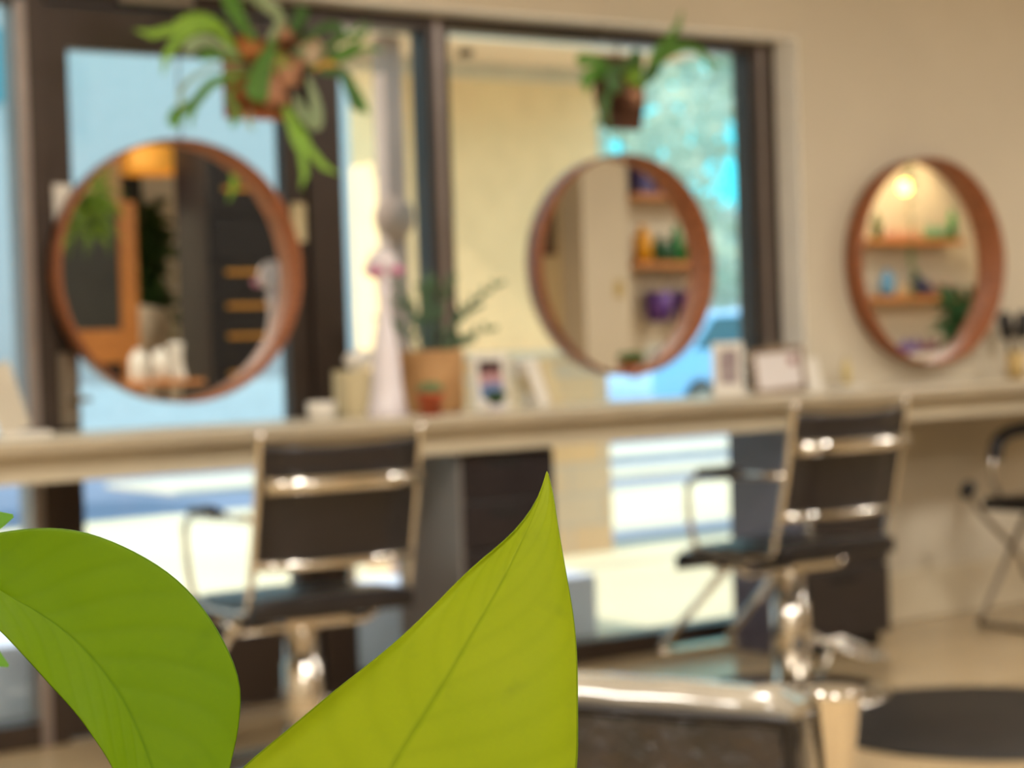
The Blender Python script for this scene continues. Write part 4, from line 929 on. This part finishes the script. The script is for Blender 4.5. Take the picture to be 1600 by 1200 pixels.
# ------------------------------------------------------------------ outside
M_GROUND = mat('pale_concrete', (226, 206, 172), .85, noise=.06, nscale=.8, bump=.05)
M_ASPH_SHADE = mat('asphalt_painted_shade', (118, 128, 152), .8, noise=.12, nscale=.7)  # darker blue tone paints the shade on the far ground
M_CURB = mat('curb_concrete', (214, 198, 176), .8, noise=.05)
M_SHADOW_PLINTH = mat('grey_shadow_band_and_plinth', (150, 146, 152), .8, noise=.06, nscale=2)  # grey shared by painted ground shadows and the building plinth
struct(MB().box(-40, 70, 5.56, 12.5, -.12, 0).build('ground_forecourt', M_GROUND))
struct(MB().box(-40, 70, 12.5, 90, -.12, 0).build('ground_street', M_ASPH_SHADE))
struct(MB().box(6.6, 40, 14.2, 15.6, 0, .04).box(7, 40, 12.5, 13.1, 0, .04).build('ground_curb', M_CURB, bevel=.01))
struct(MB().box(6.4, 40, 11.4, 12.3, 0, .01).box(6.4, 40, 8.4, 9.05, 0, .008).build('ground_shadow_band', M_SHADOW_PLINTH))  # darker strips painting shadow bands across the sunlit concrete
struct(MB().box(-.5, 4.50, 5.9, 6.5, 0, .24).build('ground_shade_box', mat('lilac_ground_shade', (212, 208, 222), .8, noise=.04), bevel=.01))  # added lilac box, its colour standing in for the shaded walkway
# yellow building opposite
YB_ = thing('yellow_building', 'yellow stucco building with tiled base and pink soffit across the walkway', 'building', (0, 0, 0))
MB().box(4.98, 6.36, 8.2, 8.48, 1.09, 2.58).build('stucco_wall', mat('yellow_stucco', (255, 216, 168), .9, noise=.03, bump=.1, bscale=60), YB_)
MB().box(4.98, 6.36, 8.18, 8.48, 0, 1.06).build('tile_base', tile_mat('stone_tile_base', (214, 186, 160), (226, 180, 132), (196, 176, 160), 1, bw=.42, bh=.16, vertical=True), YB_)
MB().box(4.98, 6.37, 8.15, 8.48, 1.06, 1.10).build('ledge', M_CURB, YB_)
MB().box(4.38, 6.5, 7.45, 8.48, 2.575, 2.64).build('soffit', mat('pink_soffit', (228, 196, 168), .85, noise=.04), YB_)
MB().box(4.38, 6.5, 7.38, 7.45, 2.56, 2.82).build('fascia', M_WHITE, YB_)
MB().box(4.38, 6.5, 8.10, 8.2, 2.50, 2.575).build('crown_trim', M_CURB, YB_)
MB().lathe([(0, -.03), (.035, -.03), (.04, 0), (0, 0)], 16, c=(5.25, 7.8, 2.575)).build('soffit_light', M_SLOT, YB_)
# post with disc sign
t = thing('wooden_post', 'grey-brown wooden post supporting the soffit with a round plaque on it', 'post', (4.645, 7.55, 0))
MB().box(-.05, .05, -.05, .05, 0, 2.56).build('post_shaft', mat('weathered_post', (160, 132, 120), .8, noise=.08, nscale=3), t, bevel=.004)
MB().lathe([(0, 0), (.10, 0), (.10, .03), (0, .03)], 32, M=Matrix.Translation((-.03, -.05, 1.73)) @ Matrix.Rotation(R_(90), 4, 'X')).build('round_plaque', mat('taupe_disc', (150, 120, 104), .7, noise=.05), t)
# pale blue building
B_ = thing('blue_building', 'large pale blue building standing beyond the street behind the door glass', 'building', (0, 0, 0))
MB().box(-20, 11.6, 19, 24, 0, 8).build('blue_wall', mat('pale_blue_stucco', (190, 180, 178), .9, noise=.02), B_)
for x in (5.2, 1.2, -2.8): MB().box(x, x+2.4, 18.96, 19.0, 3.75, 4.5).build('window', mat('teal_window', (90, 140, 150), .25, noise=.05), B_)
MB().box(-20, 11.7, 18.9, 19.0, 0, .05).build('plinth', M_SHADOW_PLINTH, B_)
tag(MB().box(2, 11.4, 17.9, 18.1, 0, .84).build('garden_wall', mat('white_render', (214, 214, 212), .8, noise=.04)), 'low white rendered wall in front of the pale blue building', 'wall')
tag(MB().box(-10, 60, 40, 41, 0, 4.6).build('grey_building', mat('pale_grey_render', (206, 204, 200), .9, noise=.03)), 'pale grey building far behind the trees and the blue car', 'building')
# cars
def car(label, name, loc, rotz, body_c, L_=4.4, van=False):
    t = thing(name, label, 'car' if not van else 'van', loc, rotz)
    bm = mat('car_paint_%d_%d' % (body_c[0], body_c[2]), body_c, .22, noise=.02, coat=.6)
    W = .88
    if van: prof = [(-2.2, .3), (2.2, .3), (2.25, .7), (2.15, 1.1), (1.75, 1.75), (1.5, 2.15), (1.2, 2.28), (-2.1, 2.3), (-2.22, 2.1), (-2.25, .6)]
    else: prof = [(-2.15, .28), (2.15, .28), (2.22, .5), (2.15, .74), (1.35, .88), (.85, .92), (.25, 1.36), (-.2, 1.45), (-1.15, 1.42), (-1.75, 1.02), (-2.15, .96), (-2.22, .6)]
    K = len(prof); b = MB(); vs = []
    for y, sc in ((-W, 1), (-W*.93, 1), (W*.93, 1), (W, 1)):
        for x, z in prof:
            inset = .10*max(0, (z-.9))/.5 if z > .9 else 0
            vs.append((x, (y-math.copysign(inset, y)) if abs(y) > W*.9 else y, z))
    vs = []
    for y in (-W, W):
        for x, z in prof:
            inset = .16*max(0, z-.9)
            vs.append((x, y-math.copysign(inset, y), z))
    b.add(vs, [tuple(range(K)), tuple(reversed(range(K, 2*K)))]+[(i, i+K, (i+1) % K+K, (i+1) % K) for i in range(K)]).build('car_body', bm, t, bevel=.05)
    gm = mat('car_glass', (50, 66, 84), .08, noise=.02, spec=.9)
    for sy in (-1, 1):
        g = MB()
        if van: q = [(.9, 1.35), (1.6, 1.35), (1.32, 1.95), (.9, 2.0)]
        else: q = [(-1.45, .98), (.70, .98), (.18, 1.32), (-.15, 1.38), (-1.0, 1.36)]
        vs = [(x, sy*(W+.006-.16*max(0, z-.9)), z) for x, z in q]+[(x, sy*(W-.03-.16*max(0, z-.9)), z) for x, z in q]; k = len(q)
        g.add(vs, [tuple(range(k)), tuple(reversed(range(k, 2*k)))]+[(i, (i+1) % k, (i+1) % k+k, i+k) for i in range(k)]).build('side_window', gm, t)
        for wx in (-1.35, 1.35):
            wl = MB().lathe([(0, -.1), (.2, -.1), (.31, -.09), (.32, -.07), (.32, .07), (.31, .09), (.2, .1), (0, .1)], 28, M=Matrix.Translation((wx, sy*(W-.08), .32)) @ Matrix.Rotation(R_(90), 4, 'X')).build('wheel', M_MAT, t)
            MB().lathe([(0, -.115), (.19, -.11), (.19, .11), (0, .115)], 20, M=Matrix.Translation((wx, sy*(W-.08), .32)) @ Matrix.Rotation(R_(90), 4, 'X')).build('hubcap', M_STEEL, wl)
    MB().box(2.16, 2.24, -.75, -.45, .55, .7).box(2.16, 2.24, .45, .75, .55, .7).build('headlight', M_WHITE, t, bevel=.01)
    MB().box(-2.24, -2.16, -.75, -.5, .7, .88).box(-2.24, -2.16, .5, .75, .7, .88).build('taillight', mat('taillight_red', (170, 40, 36), .3, noise=.05), t, bevel=.01)
    return t
car('bright blue car parked outside, right of the middle mirror', 'car', (16.0, 18.3, 0), R_(8), (168, 206, 244))
car('white van parked outside, cut off by the left edge of the frame', 'van', (2.30, 13.2, 0), 0, (226, 224, 236), van=True)
# trees
def tree(label, loc, h, r, seed, n=1250, lm=None):
    rr = random.Random(seed); t = thing('tree', label, 'tree', loc)
    MB().tube([(0, 0, 0), (.1, 0, h*.2), (0, .1, h*.35), (.1, 0, h*.5)], [.16, .12, .08, .04], 10).build('trunk', M_BARK, t)
    b = MB(); blobs = [(Vector((rr.uniform(-1, 1)*r, rr.uniform(-1, 1)*r*.8, h*.62+rr.uniform(-1, 1)*r*1.1)), rr.uniform(.3, .5)*r) for _ in range(13)]
    for i in range(n):
        c_, q = rr.choice(blobs); d = Vector((rr.gauss(0, 1), rr.gauss(0, 1), rr.gauss(0, 1))).normalized(); p = c_+d*q*rr.uniform(.55, 1)
        a = Vector((rr.uniform(-1, 1), rr.uniform(-1, 1), rr.uniform(-1, 1))).normalized(); s_ = a.cross(d).normalized(); L_ = rr.uniform(.12, .24)
        b.add([p-a*L_, p+s_*L_*.45, p+a*L_, p-s_*L_*.45], [(0, 1, 2, 3)])
    b.build('crown', lm, t); return t
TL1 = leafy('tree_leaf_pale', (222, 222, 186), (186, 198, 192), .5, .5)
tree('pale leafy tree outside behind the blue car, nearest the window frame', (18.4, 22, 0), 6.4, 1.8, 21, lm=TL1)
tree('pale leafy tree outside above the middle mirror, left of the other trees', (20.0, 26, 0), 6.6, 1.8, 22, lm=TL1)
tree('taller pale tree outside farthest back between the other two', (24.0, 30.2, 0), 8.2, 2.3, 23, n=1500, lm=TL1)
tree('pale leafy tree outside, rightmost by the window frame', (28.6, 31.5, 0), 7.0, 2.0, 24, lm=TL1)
